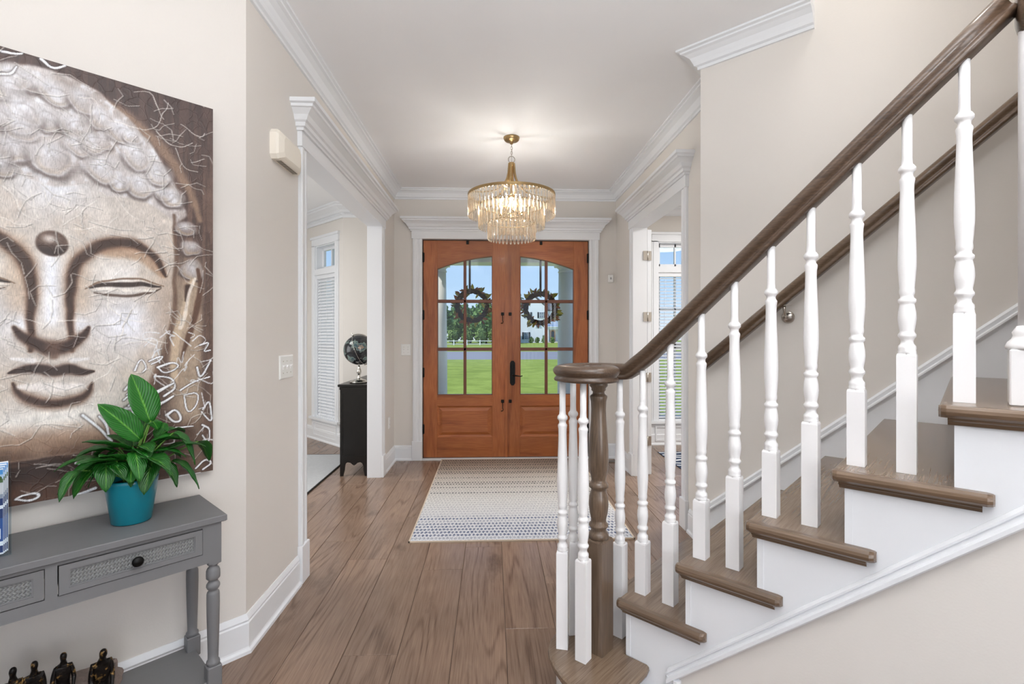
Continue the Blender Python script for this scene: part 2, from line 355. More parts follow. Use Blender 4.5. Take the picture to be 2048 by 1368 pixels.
# ================================================= SETTING
# floor: sub-slab with every visible plank its own piece
b = MB(); b.prism([(-5.1, -4.6), (4.7, -4.6), (4.7, 6.2), (1.4, 6.2), (1.4, 5.52), (-1.1, 5.52), (-1.1, 7.3), (-5.1, 7.3)], -.2, -.004)
flo = tag(b.build('floor', M['sub']), 'brown oak plank floor of the entry hall and side rooms', None, None, 'structure')
ends = {-2: (3.344,), -1: (3.07,), 0: (3.775,), 1: (2.92,), 2: (1.6, 4.1), 3: (2.32, 4.5)}
i0 = -19
for i in range(-19, 20):
    xa = -.643+.2353*i; xb = xa+.2353; 
    if xa < -4.4 or xb > 4.4: continue
    y0 = 1.0; y1 = 5.52
    if xb < -1.0: y1 = 7.2
    if xa > 1.3: y1 = 6.1
    cuts = sorted(ends.get(i, ()))
    r = random.Random(i*7+3); lst = []
    if cuts:
        c = cuts[0]
        while c-1.62 > y0: c -= 1.62
        while c < y1:
            lst.append(c); c += 1.62
        if i == -1: lst = [1.45, 3.07, 4.69, 6.3]
    else:
        c = y0+r.uniform(.1, 1.6)
        while c < y1: lst.append(c); c += 1.62
    pts = [y0]+[c for c in lst if y0+.08 < c < y1-.08]+[y1]
    for a, c in zip(pts, pts[1:]):
        g = .0012; z = rnd.uniform(-.0006, .0)
        q = MB(); h = .0018
        x0, x1, ya, yb = xa+g, xb-g, a+g, c-g
        q.loft([[(x0, ya, -.004), (x1, ya, -.004), (x1, yb, -.004), (x0, yb, -.004)],
                [(x0, ya, z-h), (x1, ya, z-h), (x1, yb, z-h), (x0, yb, z-h)],
                [(x0+h, ya+h, z), (x1-h, ya+h, z), (x1-h, yb-h, z), (x0+h, yb-h, z)]])
        o = q.build('floor_plank', M['floor'], flo)
# walls
def struct(name, mb, m, label=None, rotz=0.0):
    o = mb.build(name, m, None, origin=(0, 0, 0)); o.rotation_euler = (0, 0, rotz); return tag(o, label, None, None, 'structure')
CH = 2.96
struct('wall_left', wallbox(MB(), 2.2, 5.62, -1.20, -1.07, 0, CH, [(2.865, 4.825, 0, 2.435)], 'y'), M['wall'], 'cream left wall of the hall with a wide cased opening')
struct('wall_front', wallbox(MB(), -1.07, 1.38, 5.46, 5.62, 0, CH, [(-.78, 1.095, 0, 2.44)]), M['wall'], 'cream front wall around the wooden double doors')
struct('wall_right', wallbox(MB(), 2.94, 5.62, 1.38, 1.51, 0, CH, [(3.515, 4.775, 0, 2.435)], 'y'), M['wall'], 'cream right wall of the hall with a cased doorway')
b = MB(); b.prism([(.799, 2.312), (-3.2, 2.312), (-3.2, 2.44), (.76, 2.44)], 0, CH)
struct('wall_angled_left', b, M['wall'], 'cream angled wall behind the grey console table', LW)
b = MB(); b.box(-1.10, 3.6, 2.745, 2.87, 0, 5.4); b.box(-1.10, -.97, 2.87, 3.05, 0, CH)
struct('wall_stair', b, M['wall'], 'tall cream wall beside the staircase carrying the wall handrail', ST)
# near wall of the stair flight (cream part under the sloping trim) and the wall end at the top post
def zt(s): return .324+.89*(s+.651)
b = MB(); b.prism([(-.755, 0), (2.6, 0), (2.6, 1.2), (.6, 1.2), (.6, 1.2), (-.755, zt(-.755)-.05)] if False else [(-.755, 0), (3.5, 0), (3.5, zt(3.5)-.05), (-.755, zt(-.755)-.05)], 1.632, 1.75, 1)
struct('wall_under_stairs', b, M['wall'], 'cream wall below the sloping trim under the staircase', ST)
b = MB(); b.box(.118, 3.5, 1.705, 1.80, 1.2075, 5.4)
struct('wall_stair_inner', b, M['wall'], 'cream wall end behind the white post at the right edge', ST)
b = MB(); b.box(-.66, -.546, 1.5, 2.745, 3.05, 5.4); b.box(-.546, .118, 1.5, 1.63, 3.05, 5.4); b.box(-.66, 3.7, 1.5, 2.87, 5.4, 5.5); b.box(3.5, 3.62, 1.5, 2.87, 0, 5.4)
b.box(.118, 3.5, 1.63, 1.705, 2.9, 5.4)
struct('wall_stairwell', b, M['wall'], 'upper stairwell walls above the hall ceiling', ST)
# rest of the house shell
b = MB(); wallbox(b, -3.4, 4.7, -4.62, -4.5, 0, CH, [(-2.6, -.2, .5, 2.5), (.4, 3.6, .5, 2.5)]); wallbox(b, -4.62, .1, -3.42, -3.3, 0, CH, (), 'y'); wallbox(b, -4.62, 6.2, 4.6, 4.72, 0, CH, (), 'y')
struct('wall_back', b, M['wall'], 'back walls of the great room behind the viewer')
b = MB(); wallbox(b, 1.38, 4.6, 6.1, 6.24, 0, CH, [(2.07, 2.81, .30, 2.53)]); b.box(1.51, 4.6, 2.9, 3.0, 0, CH)
struct('wall_study', b, M['wall'], 'cream study walls around the tall window')
b = MB(); b.box(-1.815, -1.07, 6.11, 6.24, 0, CH); b.box(-1.20, -1.07, 5.62, 6.11, 0, CH); b.box(-5.1, -1.2, 2.48, 2.58, 0, CH); b.box(-5.1, -5.0, 2.5, 7.3, 0, CH); b.box(-5.1, -2.94, 7.24, 7.36, 0, CH)
struct('wall_dining', b, M['wall'], 'taupe dining room walls beyond the left opening')
DR = 3*PI/4     # dining bay frame: x = d along the angled wall, y = towards the room
b = MB(); wallbox(b, 5.6, 7.2, -3.18, -3.041, 0, CH, [(5.78, 6.315, .30, 2.53)])
struct('wall_dining_bay', b, M['wall'], 'angled dining room wall with the narrow blind covered window', DR)
# ceiling
b = MB(); b.prism([(-5.1, 2.94), (-5.1, -4.6), (4.7, -4.6), (4.7, -1.32), (3.627, -1.322), (.7665, 1.5387), (1.594, 2.366), (1.30, 2.66), (1.52, 2.94)], CH, 3.05)
b.box(-5.1, 4.7, 2.94, 5.62, CH, 3.05); b.prism([(-5.1, 5.62), (-1.07, 5.62), (-1.07, 6.24), (-1.87, 6.24), (-3.0, 7.36), (-5.1, 7.36)], CH, 3.05); b.box(1.38, 4.7, 5.62, 6.24, CH, 3.05)
struct('ceiling', b, M['ceil'], 'smooth white ceiling')
# crown moulding
CR = [(0, 2.855), (.012, 2.855), (.013, 2.87), (.026, 2.876), (.032, 2.892), (.044, 2.915), (.066, 2.932), (.082, 2.938), (.084, 2.946), (.1, 2.950), (.1, 2.96), (0, 2.96)]
b = MB(); b.mould([(1.555, 2.327), (1.163, 2.719), (1.38, 2.936), (1.38, 5.46), (-1.07, 5.46), (-1.07, 2.2), (-3.3, -.03), (-3.3, -4.5), (4.6, -4.5), (4.6, -2)], CR)
tr = struct('trim_1', b, M['trim'], 'white crown moulding around the hall ceiling')
CR2 = [(0, 2.80), (.014, 2.80), (.016, 2.83), (.03, 2.835), (.03, 2.855), (.045, 2.86), (.06, 2.885), (.10, 2.91), (.125, 2.92), (.13, 2.935), (.15, 2.94), (.15, 2.96), (0, 2.96)]
b = MB(); b.mould([(-1.2, 5.62), (-1.2, 6.11), (-1.815, 6.11), (-2.94, 7.24), (-5.0, 7.24)], CR2)
for i in range(56):      # dentils along the bay wall
    d = 5.62+i*.028; x, y = R2(DR, d, -3.041+.037)
    q = MB(); q.box(d, d+.014, -3.041+.016, -3.041+.037, 2.838, 2.853)
    b.add([(*R2(DR, v[0], v[1]), v[2]) for v in q.v], q.f)
for i in range(20):
    x = -1.80+i*.028; b.box(x, x+.014, 6.11-.037, 6.11-.016, 2.838, 2.853)
struct('trim_2', b, M['trim'], 'white dentil crown moulding in the dining room')
b = MB(); b.mould([(4.6, 6.1), (1.51, 6.1), (1.51, 3.0)], CR)
struct('trim_3', b, M['trim'], 'white crown moulding in the study')
# baseboards
BB = [(0, 0), (.028, 0), (.027, .014), (.018, .022), (.016, .028), (.016, .128), (.012, .134), (.014, .142), (.010, .152), (.004, .165), (0, .165)]
def bbd(name, path, label):
    b = MB(); b.mould(path, BB); return struct(name, b, M['trim'], label)
bbd('baseboard_right', [(1.38, 4.89), (1.38, 5.46), (1.185, 5.46)], 'white baseboard in the far right corner of the hall')
bbd('baseboard_front', [(-.865, 5.46), (-1.07, 5.46), (-1.07, 4.94)], 'white baseboard in the far left corner of the hall')
bbd('baseboard_left', [(-1.07, 2.765), (-1.07, 2.2), (-3.3, -.03), (-3.3, -4.5)], 'white baseboard along the angled wall behind the console table')
bbd('baseboard_stair', [(1.38, 2.95), (1.38, 3.40)], 'short white baseboard between doorway and stair wall')
bbd('baseboard_study', [(4.6, 6.1), (1.51, 6.1), (1.51, 5.0)], 'white baseboard under the study window')
bbd('baseboard_dining', [(-1.2, 5.62), (-1.2, 6.11), (-1.815, 6.11), (-2.94, 7.24), (-5, 7.24)], 'white baseboard in the dining room bay')

# cased openings: local frame (a along wall, o out of wall)
CAS = .10
def opening_trim(name, T, a0, a1, depth, label, ztop=2.42, jamb=True, plinth=True):
    root = thing(name, (0, 0, 0), label, None, 0, None, 'structure')
    def put(mb, n):
        q = MB(); q.add([T(*v) for v in mb.v], mb.f); q.sm = mb.sm; return q.build(n, M['trim'], root)
    for sgn, ai in ((-1, a0), (1, a1)):
        b = MB(); prof = [(0, 0), (0, .011), (.008, .013), (.014, .017), (.03, .017), (.034, .014), (.058, .014), (.062, .019), (.072, .022), (.094, .022), (.096, .016), (CAS, .016), (CAS, 0)]
        b.prism([(ai+sgn*p, q) for p, q in prof], .2 if plinth else 0, ztop)
        put(b, 'side_casing')
        if plinth:
            b = MB(); b.cbox(min(ai, ai+sgn*(CAS+.01)), max(ai, ai+sgn*(CAS+.01)), -.001, .028, 0, .21, .003); put(b, 'plinth_block')
        if jamb:
            b = MB(); b.box(min(ai, ai+sgn*.015), max(ai, ai+sgn*.015), -depth, .0, 0, ztop); put(b, 'side_jamb')
    if jamb:
        b = MB(); b.box(a0-.015, a1+.015, -depth, 0, ztop-.002, ztop+.015); put(b, 'head_jamb')
    b = MB(); b.box(a0-CAS-.012, a1+CAS+.012, 0, .026, ztop-.002, ztop+.083); put(b, 'frieze_board')
    cp = [(0, ztop+.08), (.012, ztop+.08), (.014, ztop+.094), (.026, ztop+.098), (.028, ztop+.118), (.040, ztop+.125), (.052, ztop+.15), (.078, ztop+.175), (.088, ztop+.178), (.090, ztop+.192), (.105, ztop+.197), (.106, ztop+.218), (0, ztop+.218)]
    b = MB(); f0, f1 = a0-CAS-.012, a1+CAS+.012
    b.mould([(f0, 0), (f0, .026), (f1, .026), (f1, 0)], cp); b.box(f0, f1, 0, .026, ztop+.083, ztop+.218)
    put(b, 'header_crown'); return root
opening_trim('trim_4', lambda a, o, z: (-1.07+o, a, z), 2.88, 4.81, .13, 'white cased opening in the left wall with a crown header')
opening_trim('trim_5', lambda a, o, z: (1.38-o, a, z), 3.53, 4.76, .13, 'white cased doorway in the right wall with a crown header')
opening_trim('trim_6', lambda a, o, z: (a, 5.46-o, z), -.765, 1.08, .14, 'white casing around the double front doors with a crown header', ztop=2.425)

# ------------------------------------------------ windows with blinds
def window(name, rotz, y, x0, x1, sgn, label, mullions, seed):
    """frame: x along wall, y room face of wall, sgn = direction into the room"""
    root = thing(name, ((x0+x1)/2, y, 0), label, 'window', rotz, None, 'structure')
    def Y(o): return y+sgn*o
    z0, z1, zm0, zm1 = .30, 2.53, 2.15, 2.225
    for a, c in ((x0-.085, x0), (x1, x1+.085)):
        b = MB(); b.box(a, c, Y(0), Y(.02), z0-.02, z1+.01); b.box(a+.02, c-.02, Y(.02), Y(.026), z0-.02, z1); b.build('side_casing', M['trim'], root)
    b = MB(); b.box(x0-.085, x1+.085, Y(0), Y(.02), z1, z1+.10); b.box(x0-.1, x1+.1, Y(0), Y(.035), z1+.09, z1+.12); b.build('head_casing', M['trim'], root)
    b = MB(); b.box(x0-.11, x1+.11, Y(-.0), Y(.05), z0-.03, z0); b.build('stool', M['trim'], root)
    for a, c in ((x0-.001, x0+.012), (x1-.012, x1+.001)):
        b = MB(); b.box(a, c, Y(-.13), Y(0), z0, z1); b.build('side_jamb', M['trim'], root)
    b = MB(); b.box(x0, x1, Y(-.13), Y(0), z1-.012, z1+.001); b.box(x0, x1, Y(-.13), Y(0), z0-.001, z0+.012); b.build('head_jamb', M['trim'], root)
    b = MB(); b.box(x0, x1, Y(-.12), Y(.02), zm0, zm1); b.build('transom_bar', M['trim'], root)
    # sashes: frame bars and muntins
    sy0, sy1 = Y(-.115), Y(-.08)
    for q0, q1 in ((zm1, z1-.012), (z0+.012, 1.24), (1.24, zm0)):
        b = MB(); b.box(x0+.012, x0+.052, sy0, sy1, q0, q1); b.box(x1-.052, x1-.012, sy0, sy1, q0, q1); b.box(x0+.012, x1-.012, sy0, sy1, q0, q0+.04); b.box(x0+.012, x1-.012, sy0, sy1, q1-.04, q1)
        for mm in mullions: b.box(mm-.009, mm+.009, sy0, sy1, q0, q1)
        if q1-q0 > .5: b.box(x0+.012, x1-.012, sy0, sy1, (q0+q1)/2-.009, (q0+q1)/2+.009)
        f = b.build('sash', M['trim'], root)
        b = MB(); b.box(x0+.04, x1-.04, Y(-.10), Y(-.096), q0+.03, q1-.03); b.build('pane', M['glass'], f)
    # blind
    b = MB(); b.box(x0+.014, x1-.014, Y(-.06), Y(-.005), zm0-.05, zm0); b.build('blind_head_rail', M['trim'], root)
    n = 44; me = None
    zb0, zb1 = z0+.045, zm0-.07
    for i in range(n):
        z = zb0+(zb1-zb0)*i/(n-1)
        if me is None:
            tl = .30 if seed == 1 else .98
            b = MB(); L_ = .048/2; cx = (x0+x1)/2; h = (x1-x0)/2-.016
            c0, s0 = math.cos(tl)*L_, math.sin(tl)*L_
            p = [(Y(-.033)+sgn*c0, -s0), (Y(-.033), .002), (Y(-.033)-sgn*c0, s0), (Y(-.033)-sgn*c0, s0-.003), (Y(-.033), -.001), (Y(-.033)+sgn*c0, -s0-.003)]
            b.prism([(a, q) for a, q in p], cx-h, cx+h, 0)
            o = b.build('blind_slat', M['trim'], root); me = o; o.location.z = z
        else:
            o = me.copy(); COL.objects.link(o); o.parent = root; o.location.z = z
    b = MB(); b.box(x0+.016, x1-.016, Y(-.055), Y(-.012), z0+.004, z0+.02); b.build('blind_bottom_rail', M['trim'], root)
    for xx in (x0+.1, (x0+x1)/2, x1-.1):
        b = MB(); b.box(xx-.0012, xx+.0012, Y(-.0595), Y(-.058), z0+.01, zm0-.03); b.box(xx-.0012, xx+.0012, Y(-.008), Y(-.0065), z0+.01, zm0-.03); b.build('ladder_cord', M['trim'], root)
    # panel below
    b = MB(); b.box(x0-.10, x1+.10, Y(0), Y(.012), .0, z0-.03); b.build('apron_board', M['trim'], root)
    fr = [(x0-.03, .055), (x1+.03, .055), (x1+.03, .235), (x0-.03, .235)]
    b = MB()
    for (aa, bb, cc, dd) in ((x0-.04, x1+.04, .05, .07), (x0-.04, x1+.04, .22, .24), (x0-.04, x0-.02, .07, .22), (x1+.02, x1+.04, .07, .22)): b.box(aa, bb, Y(.012), Y(.024), cc, dd)
    b.build('panel_mould', M['trim'], root)
    return root
window('window_1', 0, 6.1, 2.07, 2.81, -1, 'tall study window with white blinds and a clear transom', (2.317, 2.563), 1)
window('window_2', DR, -3.041, 5.78, 6.315, 1, 'narrow dining bay window with closed white blinds', (6.05,), 2)

# ------------------------------------------------ front doors
def arch(x): return 2.254-.2578*(x-.158)**2
def doorleaf(name, xl, xr, gl, gr, vb, label):
    root = thing(name, ((xl+xr)/2, 5.50, 0), label, 'door', 0, None, 'structure')
    y0, y1 = 5.50, 5.545
    def stile(a, c): b = MB(); b.cbox(a, c, y0, y1, .018, 2.415, .002); b.build('stile', M['doorv'], root)
    stile(xl, gl); stile(gr, xr)
    K = 14
    xs = [gl+(gr-gl)*i/K for i in range(K+1)]
    b = MB(); b.prism([(x, arch(x)) for x in xs]+[(gr, 2.415), (gl, 2.415)], y0+.0005, y1-.0005, 1); b.build('top_rail', M['doorh'], root)
    for q0, q1, n in ((.018, .24, 'bottom_rail'), (.585, .705, 'lock_rail')):
        b = MB(); b.box(gl, gr, y0+.0005, y1-.0005, q0, q1); b.build(n, M['doorh'], root)
    # raised panel with bevelled field
    def ring(x0, x1, z0, z1, y): return [(x0, y, z0), (x1, y, z0), (x1, y, z1), (x0, y, z1)]
    b = MB(); b.loft([ring(gl, gr, .24, .585, y0+.035), ring(gl, gr, .24, .585, y0+.004), ring(gl+.014, gr-.014, .254, .571, y0+.014), ring(gl+.022, gr-.022, .262, .563, y0+.016), ring(gl+.055, gr-.055, .295, .53, y0+.003)])
    b.build('raised_panel', M['doorh'], root)
    # muntins
    b = MB(); b.cbox(vb-.016, vb+.016, y0+.004, y1-.004, .705, arch(vb), .004); b.build('muntin', M['muntin'], root)
    for z in (1.213, 1.745):
        b = MB(); b.cbox(gl, gr, y0+.004, y1-.004, z-.018, z+.018, .004); b.build('muntin', M['muntin'], root)
    # glazing bead round the arch and sides
    b = MB()
    b.box(gl, gl+.008, y0+.002, y1-.002, .705, arch(gl)); b.box(gr-.008, gr, y0+.002, y1-.002, .705, arch(gr)); b.box(gl, gr, y0+.002, y1-.002, .705, .713)
    b.prism([(x, arch(x)-.008) for x in xs]+[(x, arch(x)) for x in reversed(xs)], y0+.002, y1-.002, 1)
    b.build('glazing_bead', M['muntin'], root)
    # six panes, slightly bevelled
    for a, c in ((gl+.004, vb-.012), (vb+.012, gr-.004)):
        for q0, q1 in ((.709, 1.199), (1.227, 1.731), (1.759, None)):
            b = MB()
            if q1: b.box(a, c, y0+.02, y0+.025, q0, q1)
            else:
                xx = [a+(c-a)*i/6 for i in range(7)]
                b.prism([(a, q0), (c, q0)]+[(x, arch(x)-.003) for x in reversed(xx)], y0+.02, y0+.025, 1)
            b.build('pane', M['glass'], root)
    return root
dl = doorleaf('door_1', -.757, .155, -.605, .005, -.300, 'left leaf of the mahogany double front doors')
dr = doorleaf('door_2', .160, 1.072, .311, .914, .605, 'right leaf of the mahogany double front doors with the handle set')
b = MB(); b.box(.146, .170, 5.488, 5.50, .02, 2.41); b.build('astragal', M['doorv'], dl)
for dx, root in ((-.757, dl), (1.072, dr)):
    for z in (.333, .957, 1.592, 2.227):
        sg = 1 if dx < 0 else -1
        b = MB(); b.lathe([(.006, z-.055), (.008, z-.05), (.008, z+.05), (.006, z+.055)], dx-sg*.001, 5.494, 10); b.box(dx, dx+sg*.012, 5.496, 5.501, z-.05, z+.05); b.build('hinge', M['black'], root)
for x, root in ((-.271, dl), (.546, dr)):
    b = MB(); b.cbox(x-.014, x+.014, 5.485, 5.50, 2.375, 2.412, .003); b.build('top_latch', M['black'], root)
for z in (1.604, .635):
    b = MB(); b.cbox(.100, .134, 5.488, 5.50, z-.017, z+.017, .003); b.tube([(.117, 5.485, z-.01), (.119, 5.478, z-.04), (.118, 5.472, z-.07), (.124, 5.468, z-.09), (.118, 5.466, z-.102), (.098, 5.464, z-.104)], .0045, 8)
    b.build('hook', M['black'], dl)
    b = MB(); b.cbox(.186, .218, 5.488, 5.50, z-.017, z+.017, .003); b.build('square_plate', M['black'], dr)
b = MB(); hx = .228
b.prism([(hx-.028, .835), (hx-.012, .812), (hx+.012, .812), (hx+.028, .835), (hx+.028, 1.062), (hx+.012, 1.085), (hx-.012, 1.085), (hx-.028, 1.062)], 5.490, 5.50, 1); pl = b.build('handle_plate', M['black'], dr)
b = MB(); b.tube([(hx, 5.490, .925), (hx, 5.455, .925), (hx+.012, 5.445, .925), (hx+.05, 5.443, .921), (hx+.085, 5.445, .915), (hx+.108, 5.447, .921)], [.009, .008, .008, .007, .006, .005], 10); b.build('lever', M['black'], pl)
b = MB(); b.tube([(hx, 5.490, 1.02), (hx, 5.478, 1.02)], .011, 12); b.box(hx-.004, hx+.004, 5.466, 5.478, 1.005, 1.035); b.build('thumb_turn', M['black'], pl)
b = MB(); b.box(-.765, 1.08, 5.445, 5.62, 0, .012); struct('trim_7', b, M['trim'], 'pale threshold sill under the front doors')
b = MB(); b.box(-.765, 1.08, 5.502, 5.54, .012, .019); b.box(-.765, -.7575, 5.505, 5.54, .012, 2.425); b.box(1.0725, 1.08, 5.505, 5.54, .012, 2.425); b.box(-.757, 1.072, 5.505, 5.54, 2.4155, 2.425)
struct('trim_8', b, M['rub'], 'dark weather strip around the front doors')
# study door, folded back against the study wall
t = thing('door_3', (1.54, 5.1, 0), 'white study door folded back behind the right doorway', 'door', 0, None, 'structure')
b = MB(); b.cbox(1.518, 1.556, 4.775, 5.44, .012, 2.40, .002); b.build('door_slab', M['trim'], t)
b = MB()
for q0, q1 in ((.22, .95), (1.1, 2.25)):
    for (y0_, y1_, za, zb) in ((4.87, 5.33, q0, q0+.02), (4.87, 5.33, q1-.02, q1), (4.87, 4.89, q0, q1), (5.31, 5.33, q0, q1)): b.box(1.556, 1.562, y0_, y1_, za, zb)
b.build('panel_mould', M['trim'], t)
for z in (.34, .96, 1.55, 2.145):
    b = MB(); b.box(1.470, 1.506, 4.753, 4.760, z-.045, z+.045); b.box(1.520, 1.552, 4.766, 4.775, z-.045, z+.045); b.lathe([(.006, z-.045), (.006, z+.045)], 1.513, 4.757, 10)
    for dz in (-.03, 0, .03):
        b.box(1.482, 1.486, 4.7515, 4.753, z+dz-.002, z+dz+.002); b.box(1.538, 1.542, 4.7645, 4.766, z+dz-.002, z+dz+.002)
    b.build('hinge', M['nickel'], t)

# ================================================= STAIRCASE (frame: x=s, y=w)
stair = thing('staircase', (-.9, 2.2, 0), 'brown oak stair flight with white risers and a rounded starting step', 'staircase', ST)
def nose(w0, w1):  # bullnose tread profile helper
    return
for k in range(1, 10):
    s0, s1, z = SK[k], SK[k+1] if k+1 < len(SK) else SK[k]+.2258, RISE*k
    wmin = 1.627 if k < 7 else 1.81
    TH = .030
    if k == 1:
        out = [(-1.205, 2.80), (-1.205, 1.72), (-1.208, 1.62), (-1.204, 1.56), (-1.190, 1.505), (-1.165, 1.462), (-1.13, 1.425), (-1.085, 1.395), (-1.03, 1.368), (-.96, 1.350), (-.90, 1.343), (-.858, 1.342), (-.835, 1.352), (-.829, 1.375), (-.829, 1.60), (-.835, 1.627), (-.929, 1.627), (-.929, 2.73), (-.97, 2.80)]
        c = Vector((-1.0, 1.7))
        def sh(d):
            r = []
            for a, bb in out:
                v = Vector((a, bb))
                if bb > 1.64 and a > -1.1: r.append((a, bb)); continue
                if bb > 1.64: r.append((a+d, bb)); continue
                v = v+(Vector((-1.0, 1.6))-v).normalized()*d; r.append((v.x, v.y))
            return r
        b = MB(); b.loft([[(a, q, zz) for a, q in sh(d)] for d, zz in ((.010, z-TH), (.003, z-TH+.005), (0, z-TH+.013), (.002, z-.006), (.010, z))], True, False)
        tro = b.build('starting_tread', M['tread'], stair)
        b = MB(); b.prism([(x_, y_) for x_, y_ in sh(.032)], 0, z-TH); b.build('curved_riser', M['trim'], stair)
        b = MB(); b.loft([[(a, q, zz) for a, q in sh(d)] for d, zz in ((.030, z-TH-.018), (.016, z-TH))], True, False); b.build('scotia', M['nose'], tro)
        continue
    f = s0-.030
    prof = [(s1, z-TH), (f+.008, z-TH), (f+.002, z-TH+.006), (f, z-TH/2), (f+.002, z-.006), (f+.008, z), (s1, z)]
    b = MB(); b.loft([[(a, q, zz) for a, zz in prof] for q in (wmin, 2.729)], True, False)
    tro = b.build('tread', M['tread'], stair)
    if k < 7:
        e1 = s1+.072
        def ringw(s, d):   # section across the nosing at s, inset d
            return [(s, 1.627, z-TH), (s, 1.606+d, z-TH), (s, 1.598+d, z-TH+.007), (s, 1.596+d, z-TH/2), (s, 1.598+d, z-.007), (s, 1.606+d, z-d*.2), (s, 1.627, z-d*.2)]
        b = MB(); b.loft([ringw(f+.004, .02), ringw(f+.001, .012), ringw(f+.006, .004), ringw(f+.016, 0), ringw(e1-.014, 0), ringw(e1-.004, .008), ringw(e1, .018)], True, False)
        b.build('nosing', M['nose'], tro)
        b = MB(); sp_ = [(0, 0), (-.018, 0), (-.016, -.006), (-.009, -.010), (-.005, -.018), (0, -.020)]
        b.loft([[(s, 1.627+o, z-TH+q) for o, q in sp_] for s in (s0-.012, e1-.022)], True, False)
        b.build('scotia', M['nose'], tro)
    b = MB(); b.box(s0, s0+.018, wmin, 2.729, z-RISE, z-TH); b.build('riser', M['trim'], stair)
# stringer board with stepped top
pts = [(-.767, 0)]
b = MB(); poly = [(-1.10, 0), (-1.10, RISE-.035)]
for k in range(2, 9):
    poly += [(SK[k], poly[-1][1]), (SK[k], RISE*k-.030)]
poly[2] = (SK[2], RISE-.035)
send = SK[9]; poly += [(send, RISE*8-.03), (send, zt(send)), (-.765, zt(-.765)), (-.765, 0)]
b.prism(poly, 1.629, 1.66, 1); b.build('stringer', M['trim'], stair)
# sloping moulding under the stringer
pr = [(0, .004), (-.006, .004), (-.014, -.004), (-.014, -.010), (-.009, -.014), (-.011, -.024), (-.020, -.030), (-.020, -.042), (-.008, -.050), (0, -.050)]
b = MB(); b.loft([[(s, 1.630+o, zt(s)+q) for o, q in pr] for s in (-.765, 3.4)], True, False)
b.loft([[(-.765-.004-q, 1.630+o, z) for o, q in pr] for z in (0, zt(-.765)-.02)], True, False)
b.build('sloping_trim', M['trim'], stair)
# skirt board on the wall side
def zs(s): return .470+.8795*(s+1.035)
b = MB(); b.prism([(-1.07, 0), (-.7, 0), (1.4, zs(1.4)-.45), (1.4, zs(1.4)-.04), (-1.07, zs(-1.07)-.04)], 2.729, 2.744, 1); b.build('wall_skirt', M['trim'], stair)
pr = [(0, 0), (-.010, 0), (-.022, -.012), (-.020, -.030), (-.030, -.036), (-.030, -.044), (-.018, -.056), (-.0155, -.062), (0, -.062)]
b = MB(); b.loft([[(s, 2.744+o, zs(s)+q) for o, q in pr] for s in (-1.07, 1.4)], True, False); b.build('skirt_cap', M['trim'], stair)

# ------------------------------------------------ railing
rl = thing('stair_railing', (-1.02, 1.585, RISE), 'oak handrail with turned newel post, scroll end and white turned balusters', 'railing', ST)
def rb(s): return 1.448+.93*(s+.687)-.004
def balmesh(cx, cy, base, top, rot=0.0):
    b = MB(); h = .0215
    def sq(z, c): return [tuple([cx+R2(rot, x, y)[0], cy+R2(rot, x, y)[1], z]) for x, y in ((-h+c, -h+c), (h-c, -h+c), (h-c, h-c), (-h+c, h-c))]
    zb = top-.640
    b.loft([sq(base, .0005), sq(base+.0005, 0), sq(zb-.006, 0), sq(zb, .0015)], True, False)
    ca = [(.0205, -.640), (.0195, -.636), (.0165, -.634)]
    pr = [(.0205, -.642), (.0200, -.634), (.0192, -.630), (.0200, -.626), (.0195, -.619), (.0150, -.613), (.0138, -.606), (.0160, -.599), (.0198, -.594), (.0200, -.588), (.0165, -.582), (.0162, -.577), (.0190, -.560), (.0205, -.545), (.0196, -.527), (.0168, -.510), (.0160, -.505), (.0196, -.500), (.0198, -.493), (.0150, -.488), (.0148, -.482), (.0170, -.476), (.0172, -.468), (.0164, -.462), (.0182, -.440), (.0204, -.405), (.0206, -.380), (.0198, -.340), (.0182, -.290), (.0162, -.235), (.0153, -.200), (.0158, -.182), (.0176, -.170), (.0172, -.166), (.0135, -.160), (.0130, -.154), (.0150, -.149), (.0195, -.144), (.0196, -.136), (.0160, -.130), (.0125, -.126), (.0118, -.11), (.0118, .006)]
    b.lathe([(r, top+z) for r, z in pr], cx, cy, 20)
    return b
for k, s in ((2, -.909), (2, -.799), (3, -.685), (3, -.574), (4, -.462), (4, -.351), (5, -.236), (5, -.123), (6, -.008)):
    balmesh(s, 1.717, RISE*k, max(1.205, rb(s))).build('baluster', M['balw'], rl)
for s, ww, rot in ((-1.006, 1.716, 0), (-1.151, 1.605, .9), (-1.129, 1.506, .54), (-1.028, 1.496, .08)):
    balmesh(s, ww, RISE, 1.205, rot).build('baluster', M['balw'], rl)
NX, NY = -1.020, 1.585
b = MB(); h = .039
def sq(z, c): return [(NX-h+c, NY-h+c, z), (NX+h-c, NY-h+c, z), (NX+h-c, NY+h-c, z), (NX-h+c, NY+h-c, z)]
b.loft([sq(RISE, 0), sq(.612, 0), sq(.620, .004)], True, False)
b.lathe([(.037, .618), (.037, .626), (.038, .632), (.034, .640), (.028, .647), (.029, .656), (.036, .664), (.036, .671), (.029, .678), (.028, .690), (.034, .715), (.037, .745), (.035, .775), (.028, .798), (.028, .803), (.036, .810), (.036, .820), (.031, .826), (.027, .834), (.028, .842), (.0295, .850), (.035, .875), (.0375, .91), (.037, .95), (.033, 1.01), (.029, 1.06), (.0275, 1.10), (.029, 1.13), (.033, 1.147), (.032, 1.151), (.023, 1.158), (.0215, 1.166), (.027, 1.172), (.027, 1.180), (.034, 1.188), (.034, 1.204)], NX, NY, 28)
b.build('newel_post', M['newel'], rl)
